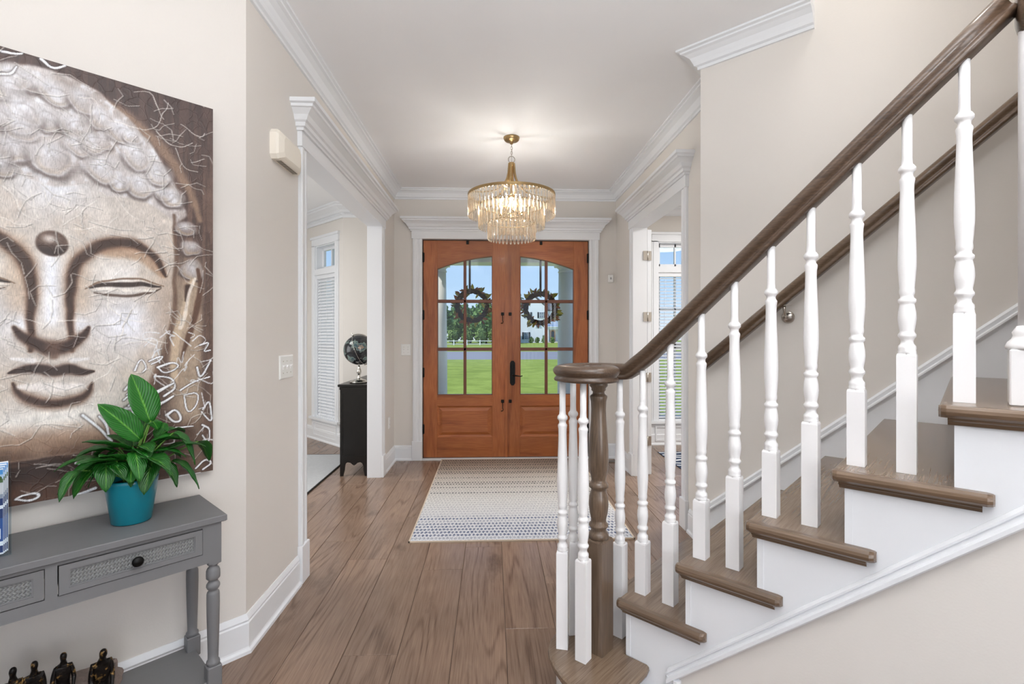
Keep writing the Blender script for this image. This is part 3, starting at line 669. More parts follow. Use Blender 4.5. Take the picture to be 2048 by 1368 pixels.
RP0 = [(0.0, 0), (.017, 0), (.027, .002), (.030, .008), (.028, .014), (.023, .018), (.023, .022), (.029, .028), (.034, .038), (.032, .048), (.024, .056), (.012, .061), (0, .062)]
RP = [(x, y) for x, y in RP0[1:-1]]+[(0, .062)]+[(-x, y) for x, y in reversed(RP0[1:-1])]
path = []
# scroll around the newel, from inside out
SPI = [(83, .130), (125, .134), (171, .137), (216, .137), (266, .108), (320, .074), (380, .042), (455, .022)]
for i in range(0, 49):
    ang = 455-372*i/48
    for (a0, r0), (a1, r1) in zip(SPI, SPI[1:]):
        if a0 <= ang <= a1: r = r0+(r1-r0)*(ang-a0)/(a1-a0)
    ang = math.radians(ang); path.append((NX+r*math.cos(ang), NY+r*math.sin(ang), 1.2045))
path += [(-.985, 1.717, 1.2045), (-.965, 1.717, 1.207)]
for s in [-.94, -.915, -.89, -.865, -.84, -.81, -.77]:
    zz = rb(s); path.append((s, 1.717, max(1.209, zz)+.012*math.exp(-((s+.94)/.05)**2)))
for s in (-.6, -.4, -.2, 0, .090): path.append((s, 1.717, rb(s)))
b = MB(); b.rail(path, RP); b.build('handrail', M['rail'], rl)
b = MB(); b.lathe([(.050, 1.2045), (.058, 1.209), (.062, 1.225), (.060, 1.245), (.050, 1.258), (.030, 1.263), (.0005, 1.264)], NX, NY, 28); b.build('scroll_cap', M['rail'], rl)
# rosette where the rail meets the wall end
zc = rb(.08)+.03
q = MB(); q.lathe([(.078, 0), (.080, .008), (.072, .013), (.074, .020), (.066, .028), (.05, .032), (.0005, .033)], 0, 0, 28)
b = MB(); b.add([(.117-z, 1.735+x, zc+y) for x, y, z in q.v], q.f); b.sm = q.sm; b.build('rosette', M['rail'], rl)
# half newel in white at the wall end
pw = thing('white_post', (.12, 1.74, 6*RISE), 'white turned post standing on the upper step at the right edge', 'post', ST)
b = MB(); b.cbox(.073, .148, 1.698, 1.790, 6*RISE, 1.345, .003); b.build('post_base', M['balw'], pw)
b = MB(); b.lathe([(.046, 1.345), (.047, 1.352), (.043, 1.362), (.036, 1.370), (.033, 1.378), (.035, 1.386), (.030, 1.395), (.026, 1.402)], .113, 1.737, 24); b.build('post_ring', M['balw'], pw)
b = MB(); b.lathe([(.024, 1.40), (.024, 2.9)], .113, 1.737, 24); b.build('post_shaft', M['balw'], pw)
# wall handrail
wr = thing('wall_handrail', (-1.04, 2.67, 1.2), 'brown oak handrail on satin brackets fixed to the stair wall', 'handrail', ST)
def zw(s): return 1.185+.870*(s+1.046)
b = MB(); b.rail([(s, 2.672, zw(s)) for s in (-1.046, -.5, 0, .6, 1.2)], [(x*.85, y) for x, y in RP]); b.build('handrail', M['nose'], wr)
for s in (-.66, .5):
    b = MB(); zz = zw(s)-.055
    b.tube([(s, 2.672, zw(s)+.002), (s, 2.675, zz+.028), (s, 2.685, zz+.006), (s, 2.725, zz)], .007, 10)
    q = MB(); q.lathe([(.030, 0), (.030, .004), (.022, .011), (.010, .015), (.0005, .016)], 0, 0, 20); b.add([(s+x, 2.7445-z, zz+y) for x, y, z in q.v], q.f, True)
    b.box(s-.03, s+.03, 2.658, 2.686, zw(s)-.001, zw(s)+.002)
    b.build('bracket', M['nickel'], wr)

# ================================================= PAINTING (frame: x=u, y=m)
ART = {
'brow': [(0.224, 1.327, 0.0157), (0.222, 1.43, 0.0238), (0.221, 1.516, 0.034), (0.231, 1.603, 0.0408), (0.263, 1.671, 0.0455), (0.322, 1.711, 0.0432), (0.39, 1.718, 0.0407), (0.448, 1.69, 0.0342), (0.487, 1.637, 0.0228), (0.503, 1.606, 0.0117)] ,
'browtan': [(0.322, 1.689, 0.0612), (0.402, 1.685, 0.057), (0.463, 1.644, 0.0456), (0.495, 1.609, 0.0228)] ,
'eyeup': [(0.263, 1.545, 0.0035), (0.301, 1.569, 0.0072), (0.372, 1.586, 0.0074), (0.448, 1.582, 0.0074), (0.492, 1.567, 0.0039)] ,
'eyeslit': [(0.274, 1.548, 0.0054), (0.308, 1.559, 0.018), (0.372, 1.56, 0.0241), (0.44, 1.567, 0.0171), (0.482, 1.564, 0.0057)] ,
'eyelow': [(0.285, 1.531, 0.0054), (0.322, 1.519, 0.0108), (0.38, 1.516, 0.0126), (0.44, 1.535, 0.0095), (0.482, 1.558, 0.0038)] ,
'nose': [(0.087, 1.403, 0.0144), (0.105, 1.374, 0.0363), (0.14, 1.349, 0.0462), (0.177, 1.328, 0.0578), (0.221, 1.348, 0.049), (0.254, 1.375, 0.035), (0.271, 1.405, 0.014)] ,
'nosetip': [(0.177, 1.345, 0.051), (0.178, 1.303, 0.0238)] ,
'uplip': [(0.074, 1.253, 0.0064), (0.105, 1.261, 0.0297), (0.146, 1.267, 0.0396), (0.178, 1.25, 0.0408), (0.215, 1.264, 0.042), (0.254, 1.249, 0.0315), (0.285, 1.251, 0.0105)] ,
'lowlip': [(0.084, 1.22, 0.008), (0.093, 1.183, 0.0224), (0.128, 1.159, 0.033), (0.178, 1.145, 0.0363), (0.234, 1.148, 0.034), (0.271, 1.174, 0.0245), (0.283, 1.21, 0.007)] ,
'jaw': [(0.525, 1.846, 0.0117), (0.531, 1.71, 0.0156), (0.531, 1.573, 0.0156), (0.52, 1.417, 0.0195), (0.495, 1.301, 0.0266), (0.448, 1.17, 0.0342), (0.372, 1.048, 0.0296)] ,
'lobe1': [(0.587, 1.597, 0.02), (0.565, 1.516, 0.0273), (0.541, 1.398, 0.032), (0.528, 1.3, 0.0273), (0.52, 1.184, 0.0234)] ,
'lobe2': [(0.605, 1.639, 0.016), (0.617, 1.559, 0.02), (0.596, 1.458, 0.024), (0.565, 1.338, 0.0156), (0.553, 1.28, 0.01)] ,
'lobehole': [(0.575, 1.567, 0.028), (0.565, 1.516, 0.0156)] ,
'halo': [(0.234, 2.244, 0.0374), (0.343, 2.203, 0.0432), (0.448, 2.134, 0.0444), (0.528, 2.041, 0.0468), (0.587, 1.936, 0.036), (0.613, 1.841, 0.02)] ,
'curls': [(0.076, 2.17, 0.048), (0.125, 2.212, 0.0462), (0.183, 2.2, 0.0544), (0.254, 2.199, 0.056), (0.087, 2.077, 0.0561), (0.158, 2.108, 0.0578), (0.234, 2.106, 0.0595), (0.308, 2.156, 0.054), (0.358, 2.117, 0.0629), (0.087, 1.979, 0.0544), (0.177, 1.973, 0.0748), (0.241, 2.038, 0.0476), (0.308, 1.968, 0.0684), (0.294, 2.062, 0.049), (0.409, 2.039, 0.0592), (0.39, 2.108, 0.0407), (0.417, 1.935, 0.057), (0.479, 1.991, 0.0507), (0.52, 1.907, 0.0468), (0.562, 1.799, 0.04), (0.582, 1.716, 0.0409), (0.587, 1.633, 0.044), (0.495, 1.917, 0.0342), (0.053, 1.922, 0.048), (0.358, 1.925, 0.036)] ,
'face': [(0.053, 1.898), (0.122, 1.915), (0.183, 1.883), (0.26, 1.907), (0.322, 1.878), (0.402, 1.889), (0.463, 1.869), (0.52, 1.825), (0.531, 1.71), (0.531, 1.573), (0.52, 1.417), (0.495, 1.301), (0.448, 1.17), (0.39, 1.064), (0.301, 0.969), (0.174, 0.965), (0.053, 1.003)] ,
'head': [(0.053, 2.25), (0.122, 2.269), (0.208, 2.269), (0.301, 2.243), (0.387, 2.172), (0.463, 2.082), (0.528, 1.963), (0.565, 1.853), (0.52, 1.806)] ,
'script': [[(0.399, 1.248, 0.0074), (0.417, 1.3, 0.0057), (0.442, 1.256, 0.0057), (0.425, 1.238, 0.0057)], [(0.448, 1.28, 0.0076), (0.495, 1.301, 0.0057), (0.482, 1.279, 0.0058), (0.456, 1.268, 0.0057)], [(0.476, 1.254, 0.0095), (0.52, 1.277, 0.0078), (0.548, 1.26, 0.0058), (0.495, 1.228, 0.0058), (0.476, 1.254, 0.0057)], [(0.463, 1.217, 0.0078), (0.512, 1.219, 0.0059), (0.531, 1.173, 0.0078), (0.495, 1.147, 0.0095)], [(0.471, 1.159, 0.0133), (0.52, 1.193, 0.0076)], [(0.476, 1.111, 0.0136), (0.52, 1.141, 0.0078)], [(0.499, 1.07, 0.0117), (0.528, 1.095, 0.0078), (0.548, 1.044, 0.0098), (0.52, 1.038, 0.0078), (0.499, 1.07, 0.0078)], [(0.545, 1.162, 0.0078), (0.605, 1.197, 0.006), (0.649, 1.205, 0.0062)], [(0.605, 1.248, 0.0082), (0.617, 1.197, 0.0082), (0.653, 1.276, 0.0082)], [(0.61, 1.338, 0.008), (0.649, 1.353, 0.006), (0.622, 1.307, 0.006), (0.649, 1.317, 0.0061)], [(0.558, 1.141, 0.0058), (0.61, 1.147, 0.006), (0.596, 1.088, 0.006), (0.565, 1.062, 0.006), (0.558, 1.141, 0.0058)], [(0.622, 1.075, 0.008), (0.649, 1.123, 0.0082), (0.658, 1.009, 0.008), (0.617, 1.065, 0.006)], [(0.617, 1.015, 0.008), (0.653, 0.99, 0.0062), (0.64, 0.931, 0.0082), (0.617, 0.975, 0.0061)], [(0.528, 1.017, 0.0078), (0.587, 1.015, 0.004)], [(0.599, 0.847, 0.008), (0.631, 0.881, 0.008), (0.656, 0.856, 0.0082), (0.622, 0.837, 0.0082)], [(0.52, 0.814, 0.0097), (0.57, 0.823, 0.0117), (0.613, 0.824, 0.008)], [(0.372, 1.177, 0.0093), (0.39, 1.203, 0.0074), (0.42, 1.191, 0.0056), (0.38, 1.158, 0.0074)], [(0.254, 1.099, 0.0105), (0.301, 1.049, 0.009), (0.332, 0.999, 0.0108)], [(0.301, 1.09, 0.0072), (0.322, 1.055, 0.009), (0.326, 1.018, 0.0072)], [(0.358, 1.096, 0.0111), (0.39, 1.116, 0.0148), (0.402, 1.081, 0.0092)], [(0.198, 0.807, 0.0102), (0.234, 0.821, 0.0105), (0.287, 0.833, 0.0126)], [(0.087, 0.843, 0.008), (0.105, 0.855, 0.0064), (0.134, 0.857, 0.0085), (0.146, 0.837, 0.0099), (0.116, 0.831, 0.0082), (0.087, 0.843, 0.0064)], [(0.234, 0.937, 0.0088), (0.274, 0.921, 0.009), (0.26, 0.897, 0.007)], [(0.053, 2.285, 0.008), (0.076, 2.289, 0.0096), (0.105, 2.298, 0.0066)], [(0.152, 2.294, 0.0099), (0.177, 2.274, 0.0085), (0.208, 2.3, 0.0068)], [(0.053, 2.21, 0.008), (0.082, 2.22, 0.008), (0.093, 2.249, 0.0048)], [(0.372, 1.14, 0.0074), (0.39, 1.157, 0.0074), (0.409, 1.136, 0.0055), (0.384, 1.117, 0.0074)]] ,
'crackle': [[(0.234, 2.21, 0.0035), (0.301, 2.216, 0.0036), (0.294, 2.142, 0.0035)], [(0.322, 2.16, 0.0036), (0.387, 2.153, 0.0037), (0.463, 2.162, 0.0038), (0.495, 2.274, 0.0039)], [(0.394, 2.285, 0.0037), (0.448, 2.305, 0.0038), (0.487, 2.213, 0.0038)], [(0.358, 2.345, 0.0037), (0.448, 2.314, 0.0038), (0.562, 2.326, 0.0039), (0.631, 2.3, 0.004)], [(0.463, 2.162, 0.0038), (0.495, 2.11, 0.0039), (0.528, 2.1, 0.0039), (0.579, 2.153, 0.004)], [(0.52, 2.097, 0.0039), (0.562, 2.03, 0.004), (0.605, 2.03, 0.004)], [(0.579, 2.064, 0.004), (0.622, 2.081, 0.004)], [(0.536, 2.209, 0.0039), (0.613, 2.173, 0.004), (0.631, 2.199, 0.0041)], [(0.053, 1.85, 0.0048), (0.11, 1.772, 0.0048), (0.14, 1.753, 0.0051)], [(0.158, 1.865, 0.0034), (0.183, 1.802, 0.0034), (0.234, 1.803, 0.0052), (0.281, 1.855, 0.0035)], [(0.234, 1.742, 0.0034), (0.301, 1.77, 0.0035), (0.332, 1.739, 0.0036), (0.351, 1.806, 0.0037)], [(0.336, 1.894, 0.0037), (0.387, 1.821, 0.0037), (0.432, 1.81, 0.0037)], [(0.122, 1.857, 0.0049), (0.14, 1.761, 0.0049)], [(0.329, 1.478, 0.0037), (0.372, 1.433, 0.0036), (0.448, 1.435, 0.0038)], [(0.274, 1.378, 0.0035), (0.358, 1.342, 0.0056), (0.512, 1.349, 0.0039)], [(0.053, 1.427, 0.0032), (0.122, 1.428, 0.0033), (0.158, 1.421, 0.0034)], [(0.351, 1.324, 0.0037), (0.336, 1.252, 0.0054), (0.287, 1.21, 0.0035)], [(0.053, 1.171, 0.0032), (0.065, 1.106, 0.0048), (0.053, 1.059, 0.0032)], [(0.315, 1.522, 0.0036), (0.336, 1.451, 0.0036)], [(0.402, 1.508, 0.0037), (0.358, 1.378, 0.0054)]]
}
def painting():
    U0c = .174; ua, ub, za, zb = -.312, .660, .824, 2.303
    nu, nz = 430, 640
    U, Z = np.meshgrid(np.linspace(ua, ub, nu), np.linspace(za, zb, nz))
    rs = np.random.RandomState(5)
    def vnoise(fx, fz, seed, octv=3):
        out = np.zeros(U.shape); amp = 1; tot = 0; r = np.random.RandomState(seed)
        for o in range(octv):
            gx, gz = int(fx*2**o)+3, int(fz*2**o)+3; g = r.rand(gz, gx)
            x = (U-ua)/(ub-ua)*(gx-2); z = (Z-za)/(zb-za)*(gz-2); ix = x.astype(int).clip(0, gx-2); iz = z.astype(int).clip(0, gz-2); fx_ = x-ix; fz_ = z-iz
            fx_ = fx_*fx_*(3-2*fx_); fz_ = fz_*fz_*(3-2*fz_)
            out += amp*((g[iz, ix]*(1-fx_)+g[iz, ix+1]*fx_)*(1-fz_)+(g[iz+1, ix]*(1-fx_)+g[iz+1, ix+1]*fx_)*fz_); tot += amp; amp *= .55
        return out/tot
    nA = vnoise(8, 10, 1); nB = vnoise(60, 6, 2, 2); nC = vnoise(5, 80, 3, 2); nD = vnoise(40, 50, 4, 3)
    wx = (vnoise(14, 18, 8, 2)-.5)*.014; wz = (vnoise(14, 18, 9, 2)-.5)*.014
    C = np.zeros(U.shape+(3,)); H = np.zeros(U.shape)
    def col(c): return np.array(c, float)
    def blend(c, a):
        a = np.clip(a, 0, 1)[..., None]; C[:] = C*(1-a)+col(c)*a
    def segd(pts, X, Zz, wmul=1.0):
        best = np.full(X.shape, 9.0)
        for (x0, z0, w0), (x1, z1, w1) in zip(pts, pts[1:]):
            dx, dz = x1-x0, z1-z0; L2 = dx*dx+dz*dz+1e-12
            t = np.clip(((X-x0)*dx+(Zz-z0)*dz)/L2, 0, 1); d = np.hypot(X-x0-t*dx, Zz-z0-t*dz)
            best = np.minimum(best, d/((w0+(w1-w0)*t)*wmul/2+1e-6))
        return best
    def ss(a, b, x): t = np.clip((x-a)/(b-a), 0, 1); return t*t*(3-2*t)
    def chaikin(p, n=2):
        for _ in range(n):
            q = [p[0]]
            for a_, b_ in zip(p, p[1:]): q += [tuple(.75*x+.25*y for x, y in zip(a_, b_)), tuple(.25*x+.75*y for x, y in zip(a_, b_))]
            p = q+[p[-1]]
        return p
    def stroke(pts, c, a=1.0, s0=.55, s1=1.3, mirror=False, X=None, Zz=None, wmul=1.0, relief=0):
        pts = chaikin(pts); X = U+wx if X is None else X; Zz = Z+wz if Zz is None else Zz
        k = 1-ss(s0, s1, segd(pts, X, Zz, wmul))
        if mirror: k = np.maximum(k, 1-ss(s0, s1, segd(pts, 2*U0c-X, Zz, wmul)))
        blend(c, k*a)
        if relief: H[:] += k*relief
        return k
    def inside(poly, X, Zz):
        r = np.zeros(X.shape, bool); n = len(poly)
        for i in range(n):
            (x0, z0), (x1, z1) = poly[i], poly[(i+1) % n]
            if z0 == z1: continue
            c = ((z0 > Zz) != (z1 > Zz)) & (X < (x1-x0)*(Zz-z0)/(z1-z0)+x0); r ^= c
        return r
    def soft(mask, n=4):
        m = mask.astype(float)
        for _ in range(n):
            m = (m+np.roll(m, 1, 0)+np.roll(m, -1, 0)+np.roll(m, 1, 1)+np.roll(m, -1, 1))/5
        return m
    DK, BR, MB_, TN, CRM, WH, OC = (54, 40, 36), (92, 70, 60), (126, 102, 86), (180, 158, 134), (216, 206, 194), (226, 229, 234), (168, 134, 82)
    AX = np.abs(U-U0c)+U0c
    # background
    C[:] = col((112, 90, 80)); blend((66, 52, 50), ss(.35, .7, nB)*.8); blend((124, 100, 84), ss(.55, .8, nB)*.5)
    blend((64, 52, 52), ss(1.9, 2.3, Z)*.5)
    for mr in (0, 1): stroke([(2*U0c-a if mr else a, z, w_) for a, z, w_ in ART['halo']], (158, 132, 112), .75, .2, 1.5)
    blend((190, 172, 150), ss(.47, .56, AX)*(1-ss(.60, .64, AX))*(1-ss(1.5, 1.8, Z))*.75)
    blend((108, 88, 76), ss(.60, .65, AX)*(1-ss(1.0, 1.9, Z))*.7*(.6+.6*nB))
    # neck and lower ground
    lowm = 1-ss(1.00, 1.09, Z-.02*np.cos((U-U0c)*6))
    blend((74, 54, 46), lowm*(1-ss(.36, .5, np.abs(U-U0c)))); blend((52, 38, 34), lowm*(1-ss(.93, .99, Z))*ss(.86, .93, Z)*(1-ss(.3, .42, np.abs(U-U0c)))*.8)
    blend((116, 92, 78), lowm*ss(.5, .75, nC)*.6); blend((96, 68, 54), (1-ss(.83, .92, Z))*(1-ss(.25, .4, np.abs(U-U0c)))*.8)
    # head and hair
    hd = ART['head']; hp = [(p[0], p[1]) for p in hd]
    hpoly = [(2*U0c-x, z) for x, z in reversed(hp[2:])]+hp[1:]+[(.52, 1.80), (2*U0c-.52, 1.80)]
    k = soft(inside(hpoly, U+wx, Z+wz), 5); blend((204, 198, 196), k); blend((150, 136, 128), k*ss(.5, .75, nA)*.7); blend((224, 228, 234), k*ss(.5, .8, nD)*.7)
    # face
    fp = [(x, z) for x, z in ART['face']]; fpoly = [q for q in fp if q[0] > U0c]
    fpoly = fpoly+[(2*U0c-x, z) for x, z in reversed(fpoly)]
    k = soft(inside(fpoly, U+wx*.6, Z+wz*.6), 5); blend((206, 198, 190), k)
    ax = np.abs(U-U0c)
    blend((226, 230, 238), k*np.exp(-((ax-.0)/.10)**2-((Z-1.92)/.12)**2)*.9)
    blend((230, 232, 240), k*np.exp(-((ax-.21)/.11)**2-((Z-1.42)/.09)**2)*.95)
    blend((234, 230, 226), k*np.exp(-((ax-.19)/.09)**2-((Z-1.60)/.05)**2))
    blend((236, 232, 226), k*np.exp(-((ax-.0)/.24)**2-((Z-1.095)/.04)**2)*.95)
    blend((150, 128, 112), k*ss(.27, .37, ax)*(1-ss(1.35, 1.75, Z))*.55)
    blend((168, 146, 126), k*np.exp(-((ax-.33)/.06)**2-((Z-1.45)/.25)**2)*.45)
    blend((150, 120, 98), k*(1-ss(1.02, 1.10, Z))*.8); blend((104, 80, 66), k*(1-ss(.97, 1.04, Z))*.85)
    blend((186, 166, 146), k*ss(.55, .8, nA)*.35)
    # nose bridge and shading beside it
    blend((196, 176, 156), k*np.exp(-((ax-.075)/.03)**2)*ss(1.38, 1.5, Z)*(1-ss(1.62, 1.72, Z))*.6)
    blend((236, 238, 244), np.exp(-(ax/.022)**2)*ss(1.38, 1.44, Z)*(1-ss(1.60, 1.74, Z)))
    blend((238, 238, 242), np.exp(-((ax-.075)/.028)**2-((Z-1.415)/.03)**2))
    for nm, cc, a, s0, s1 in (('jaw', (96, 72, 58), .75, .2, 1.5), ('browtan', (176, 148, 124), .85, .5, 1.3), ('brow', (132, 100, 80), .7, .4, 1.7), ('brow', (66, 48, 40), .92, .3, 1.1), ('nose', (120, 94, 78), .7, .5, 1.6), ('nose', (62, 44, 38), .95, .35, 1.05), ('nosetip', (110, 86, 74), .8, .2, 1.3),
                              ('lowlip', (130, 104, 88), .8, .5, 2.0), ('lowlip', (66, 48, 42), .9, .2, 1.05), ('uplip', (120, 96, 84), .6, .7, 1.5), ('uplip', (60, 46, 42), .95, .5, 1.05), ('eyelow', (84, 66, 56), .85, .3, 1.4), ('eyeup', (120, 96, 78), .9, .3, 1.5), ('eyeslit', (56, 44, 40), .95, .5, 1.2)):
        pts = [q for q in ART[nm]]
        if nm in ('nose', 'nosetip', 'lowlip', 'uplip'): stroke(pts, cc, a, s0, s1)
        else: stroke(pts, cc, a, s0, s1, mirror=True)
    stroke([(.10, 1.206, .018), (.178, 1.198, .034), (.255, 1.204, .018)], (232, 226, 222), .95, .3, 1.5)
    stroke([(.085, 1.30, .01), (.13, 1.292, .02)], (234, 232, 232), .8, .3, 1.6); stroke([(.225, 1.292, .02), (.27, 1.30, .01)], (234, 232, 232), .8, .3, 1.6)
    stroke([(.29, 1.545, .008), (.38, 1.535, .014), (.46, 1.548, .006)], (232, 226, 218), .9, .3, 1.4, mirror=True)
    # urna
    d = np.hypot(U-.176, (Z-1.688)*.95)/.043
    blend((96, 76, 66), 1-ss(.85, 1.05, d)); blend((60, 46, 42), (1-ss(.8, 1.05, d))*ss(-.2, .7, -(Z-1.688)/.04)); blend((206, 196, 190), np.exp(-((U-.17)/.018)**2-((Z-1.703)/.014)**2))
    # curls
    def curl(cx, cz, r):
        X = U+wx*2.2-cx; Q = Z+wz*2.2-cz; d = np.hypot(X, Q*1.05)/r*(1+.18*(nD-.5)); ang = np.arctan2(Q, X)
        low = ss(-.35, .75, -Q/r-.15*X/r); up = 1-low; warm = ss(2.0, 1.78, Z)
        body = 1-ss(.8, 1.1, d)
        blend((196, 192, 192), body*.45); blend((228, 230, 236), np.exp(-((np.hypot(X+.15*r, Q-.30*r)/r)/.45)**2)*.9*(.5+.5*nB))
        blend((186, 160, 122), np.exp(-((d-.60)/.13)**2)*low*.7*(.5+.5*nD)*(.4+.6*warm))
        blend((70, 56, 52), np.exp(-((d-.90)/.15)**2)*low*(.55+.35*warm)*(.6+.5*nD)); blend((150, 142, 142), np.exp(-((d-.5+.06*ang)/.06)**2)*.35)
        blend((232, 232, 236), np.exp(-((d-.76)/.05)**2)*low*.4)
    done = []
    for (a, z, w_) in sorted(ART['curls'], key=lambda q: -q[1]):
        curl(a, z, w_*.95)
        if a > U0c+.06 and 2*U0c-a > ua: curl(2*U0c-a-.01, z+.01, w_*.95)
    # side curls darker, ear
    for nm, cc, a in (('lobe1', (196, 176, 152), .9), ('lobe2', (92, 66, 52), .9), ('lobehole', (58, 42, 36), .9)):
        stroke(ART[nm], cc, a, .5, 1.3, mirror=True)
    stroke([(q[0]+.006, q[1]+.01, q[2]*.5) for q in ART['lobe1'][:3]], (232, 224, 214), .85, .4, 1.3, mirror=True)
    # white script and flourishes
    for sgm in ART['script']:
        stroke(sgm, (60, 50, 48), .5, .8, 2.2, wmul=1.1); stroke(sgm, (238, 240, 244), .97, .6, 1.1, wmul=.95, relief=.0015)
    for i in range(30):
        cx = rs.uniform(.42, .65); cz = rs.uniform(.86, 1.40)
        if cz < 1.05 and cx < .5: continue
        p = [(cx+rs.uniform(-.035, .035), cz+rs.uniform(-.04, .04), rs.uniform(.002, .006)) for _ in range(4)]
        stroke(p, (232, 234, 238), .8, .6, 1.2, relief=.001)
    for sgm in ART['crackle']:
        for mr in (0, 1):
            q = [((2*U0c-a) if mr else a, z, w_) for a, z, w_ in sgm]
            stroke(q, (236, 232, 226), .65, .5, 1.3, relief=.0012, wmul=.8, X=U+wx*2.5, Zz=Z+wz*2.5)
    # crumpled paste cracks: random walks
    for i in range(260):
        x, z = rs.uniform(-.1, .65), rs.uniform(.85, 2.28); an = rs.uniform(0, 6.28); pts = [(x, z, .003)]
        for _ in range(rs.randint(2, 5)):
            an += rs.normal(0, .7); l = rs.uniform(.015, .045); x += math.cos(an)*l; z += math.sin(an)*l; pts.append((x, z, rs.uniform(.002, .0045)))
        xs_ = [p[0] for p in pts]; zs_ = [p[1] for p in pts]
        i0, i1 = np.searchsorted(np.linspace(za, zb, nz), [min(zs_)-.02, max(zs_)+.02]); j0, j1 = np.searchsorted(np.linspace(ua, ub, nu), [min(xs_)-.02, max(xs_)+.02])
        if i1-i0 < 2 or j1-j0 < 2: continue
        X, Q = U[i0:i1, j0:j1]+wx[i0:i1, j0:j1], Z[i0:i1, j0:j1]+wz[i0:i1, j0:j1]
        k = 1-ss(.5, 1.3, segd(pts, X, Q))
        lo = 1-ss(.5, 1.6, segd(pts, X-.0015, Q+.002))
        sub = C[i0:i1, j0:j1]; sub[:] = sub*(1-lo[..., None]*.20); sub[:] = sub*(1-k[..., None]*.5)+col((240, 236, 230))*k[..., None]*.5; H[i0:i1, j0:j1] += k*.001
    C *= (.90+.16*nD+.05*(nB-.5)+.05*(nC-.5))[..., None]
    C = np.clip(C, 0, 255)/255; C = np.clip((C-.5)*1.10+.5, 0, 1); L_ = np.where(C <= .04045, C/12.92, ((C+.055)/1.055)**2.4)
    Y = 2.275-H*.8
    verts = np.stack([U-.174, Y-2.312, Z-za], -1).reshape(-1, 3)
    idx = np.arange(nu*nz).reshape(nz, nu); q = np.stack([idx[:-1, :-1], idx[:-1, 1:], idx[1:, 1:], idx[1:, :-1]], -1).reshape(-1, 4)
    me = bpy.data.meshes.new('painted_face'); me.vertices.add(len(verts)); me.vertices.foreach_set('co', verts.ravel().astype(np.float32))
    me.loops.add(q.size); me.loops.foreach_set('vertex_index', q.ravel().astype(np.int32)); me.polygons.add(len(q)); me.polygons.foreach_set('loop_start', np.arange(0, q.size, 4, dtype=np.int32))
    try: me.polygons.foreach_set('loop_total', np.full(len(q), 4, dtype=np.int32))
    except Exception: pass
    me.update(calc_edges=True)
    ca = me.color_attributes.new('paint', 'FLOAT_COLOR', 'POINT'); rgba = np.concatenate([L_.reshape(-1, 3), np.ones((nu*nz, 1))], 1); ca.data.foreach_set('color', rgba.ravel().astype(np.float32))
    m, nt, p = newmat('canvas_paint'); L = nt.links.new
    at = N(nt, 'VertexColor'); at.layer_name = 'paint'; tcn = N(nt, 'TexCoord')
    n1 = N(nt, 'TexNoise'); n1.inputs['Scale'].default_value = 1; n1.inputs['Detail'].default_value = 3; mp = N(nt, 'Mapping'); mp.inputs['Scale'].default_value = (420, 1, 60); L(tcn.outputs['Object'], mp.inputs[0]); L(mp.outputs[0], n1.inputs[0])
    mr = N(nt, 'MapRange'); mr.inputs[1].default_value = .3; mr.inputs[2].default_value = .7; mr.inputs[3].default_value = .78; mr.inputs[4].default_value = 1.18; L(n1.outputs['Fac'], mr.inputs[0])
    vm = N(nt, 'VectorMath', operation='SCALE'); L(at.outputs[0], vm.inputs[0]); L(mr.outputs[0], vm.inputs['Scale']); L(vm.outputs[0], p.inputs['Base Color'])
    vo = N(nt, 'TexVoronoi', feature='DISTANCE_TO_EDGE'); vo.inputs['Scale'].default_value = 22; nw = N(nt, 'TexNoise'); nw.inputs['Scale'].default_value = 9; ad = N(nt, 'VectorMath', operation='MULTIPLY_ADD'); ad.inputs[1].default_value = (.12, .12, .12)
    L(tcn.outputs['Object'], nw.inputs[0]); L(nw.outputs['Color'], ad.inputs[0]); L(tcn.outputs['Object'], ad.inputs[2]); L(ad.outputs[0], vo.inputs['Vector'])
    m2 = N(nt, 'MapRange'); m2.inputs[1].default_value = 0; m2.inputs[2].default_value = .05; m2.inputs[3].default_value = 1; m2.inputs[4].default_value = 0; L(vo.outputs['Distance'], m2.inputs[0])
    bp = N(nt, 'Bump'); bp.inputs['Strength'].default_value = .5; bp.inputs['Distance'].default_value = .0012; L(m2.outputs[0], bp.inputs['Height']); L(bp.outputs[0], p.inputs['Normal']); p.inputs['Roughness'].default_value = .42
    me.materials.append(m)
    t = thing('canvas_painting', (.174, 2.312, za), 'large brown and silver canvas painting of a serene curly haired face with closed eyes', 'painting', LW)
    f = bpy.data.objects.new('painted_face', me); COL.objects.link(f); f.parent = t
    b = MB(); b.box(ua, ub, 2.2755, 2.311, za, zb); b.build('canvas_edge', mat('canvas_side', (60, 48, 46), .7), t)
painting()
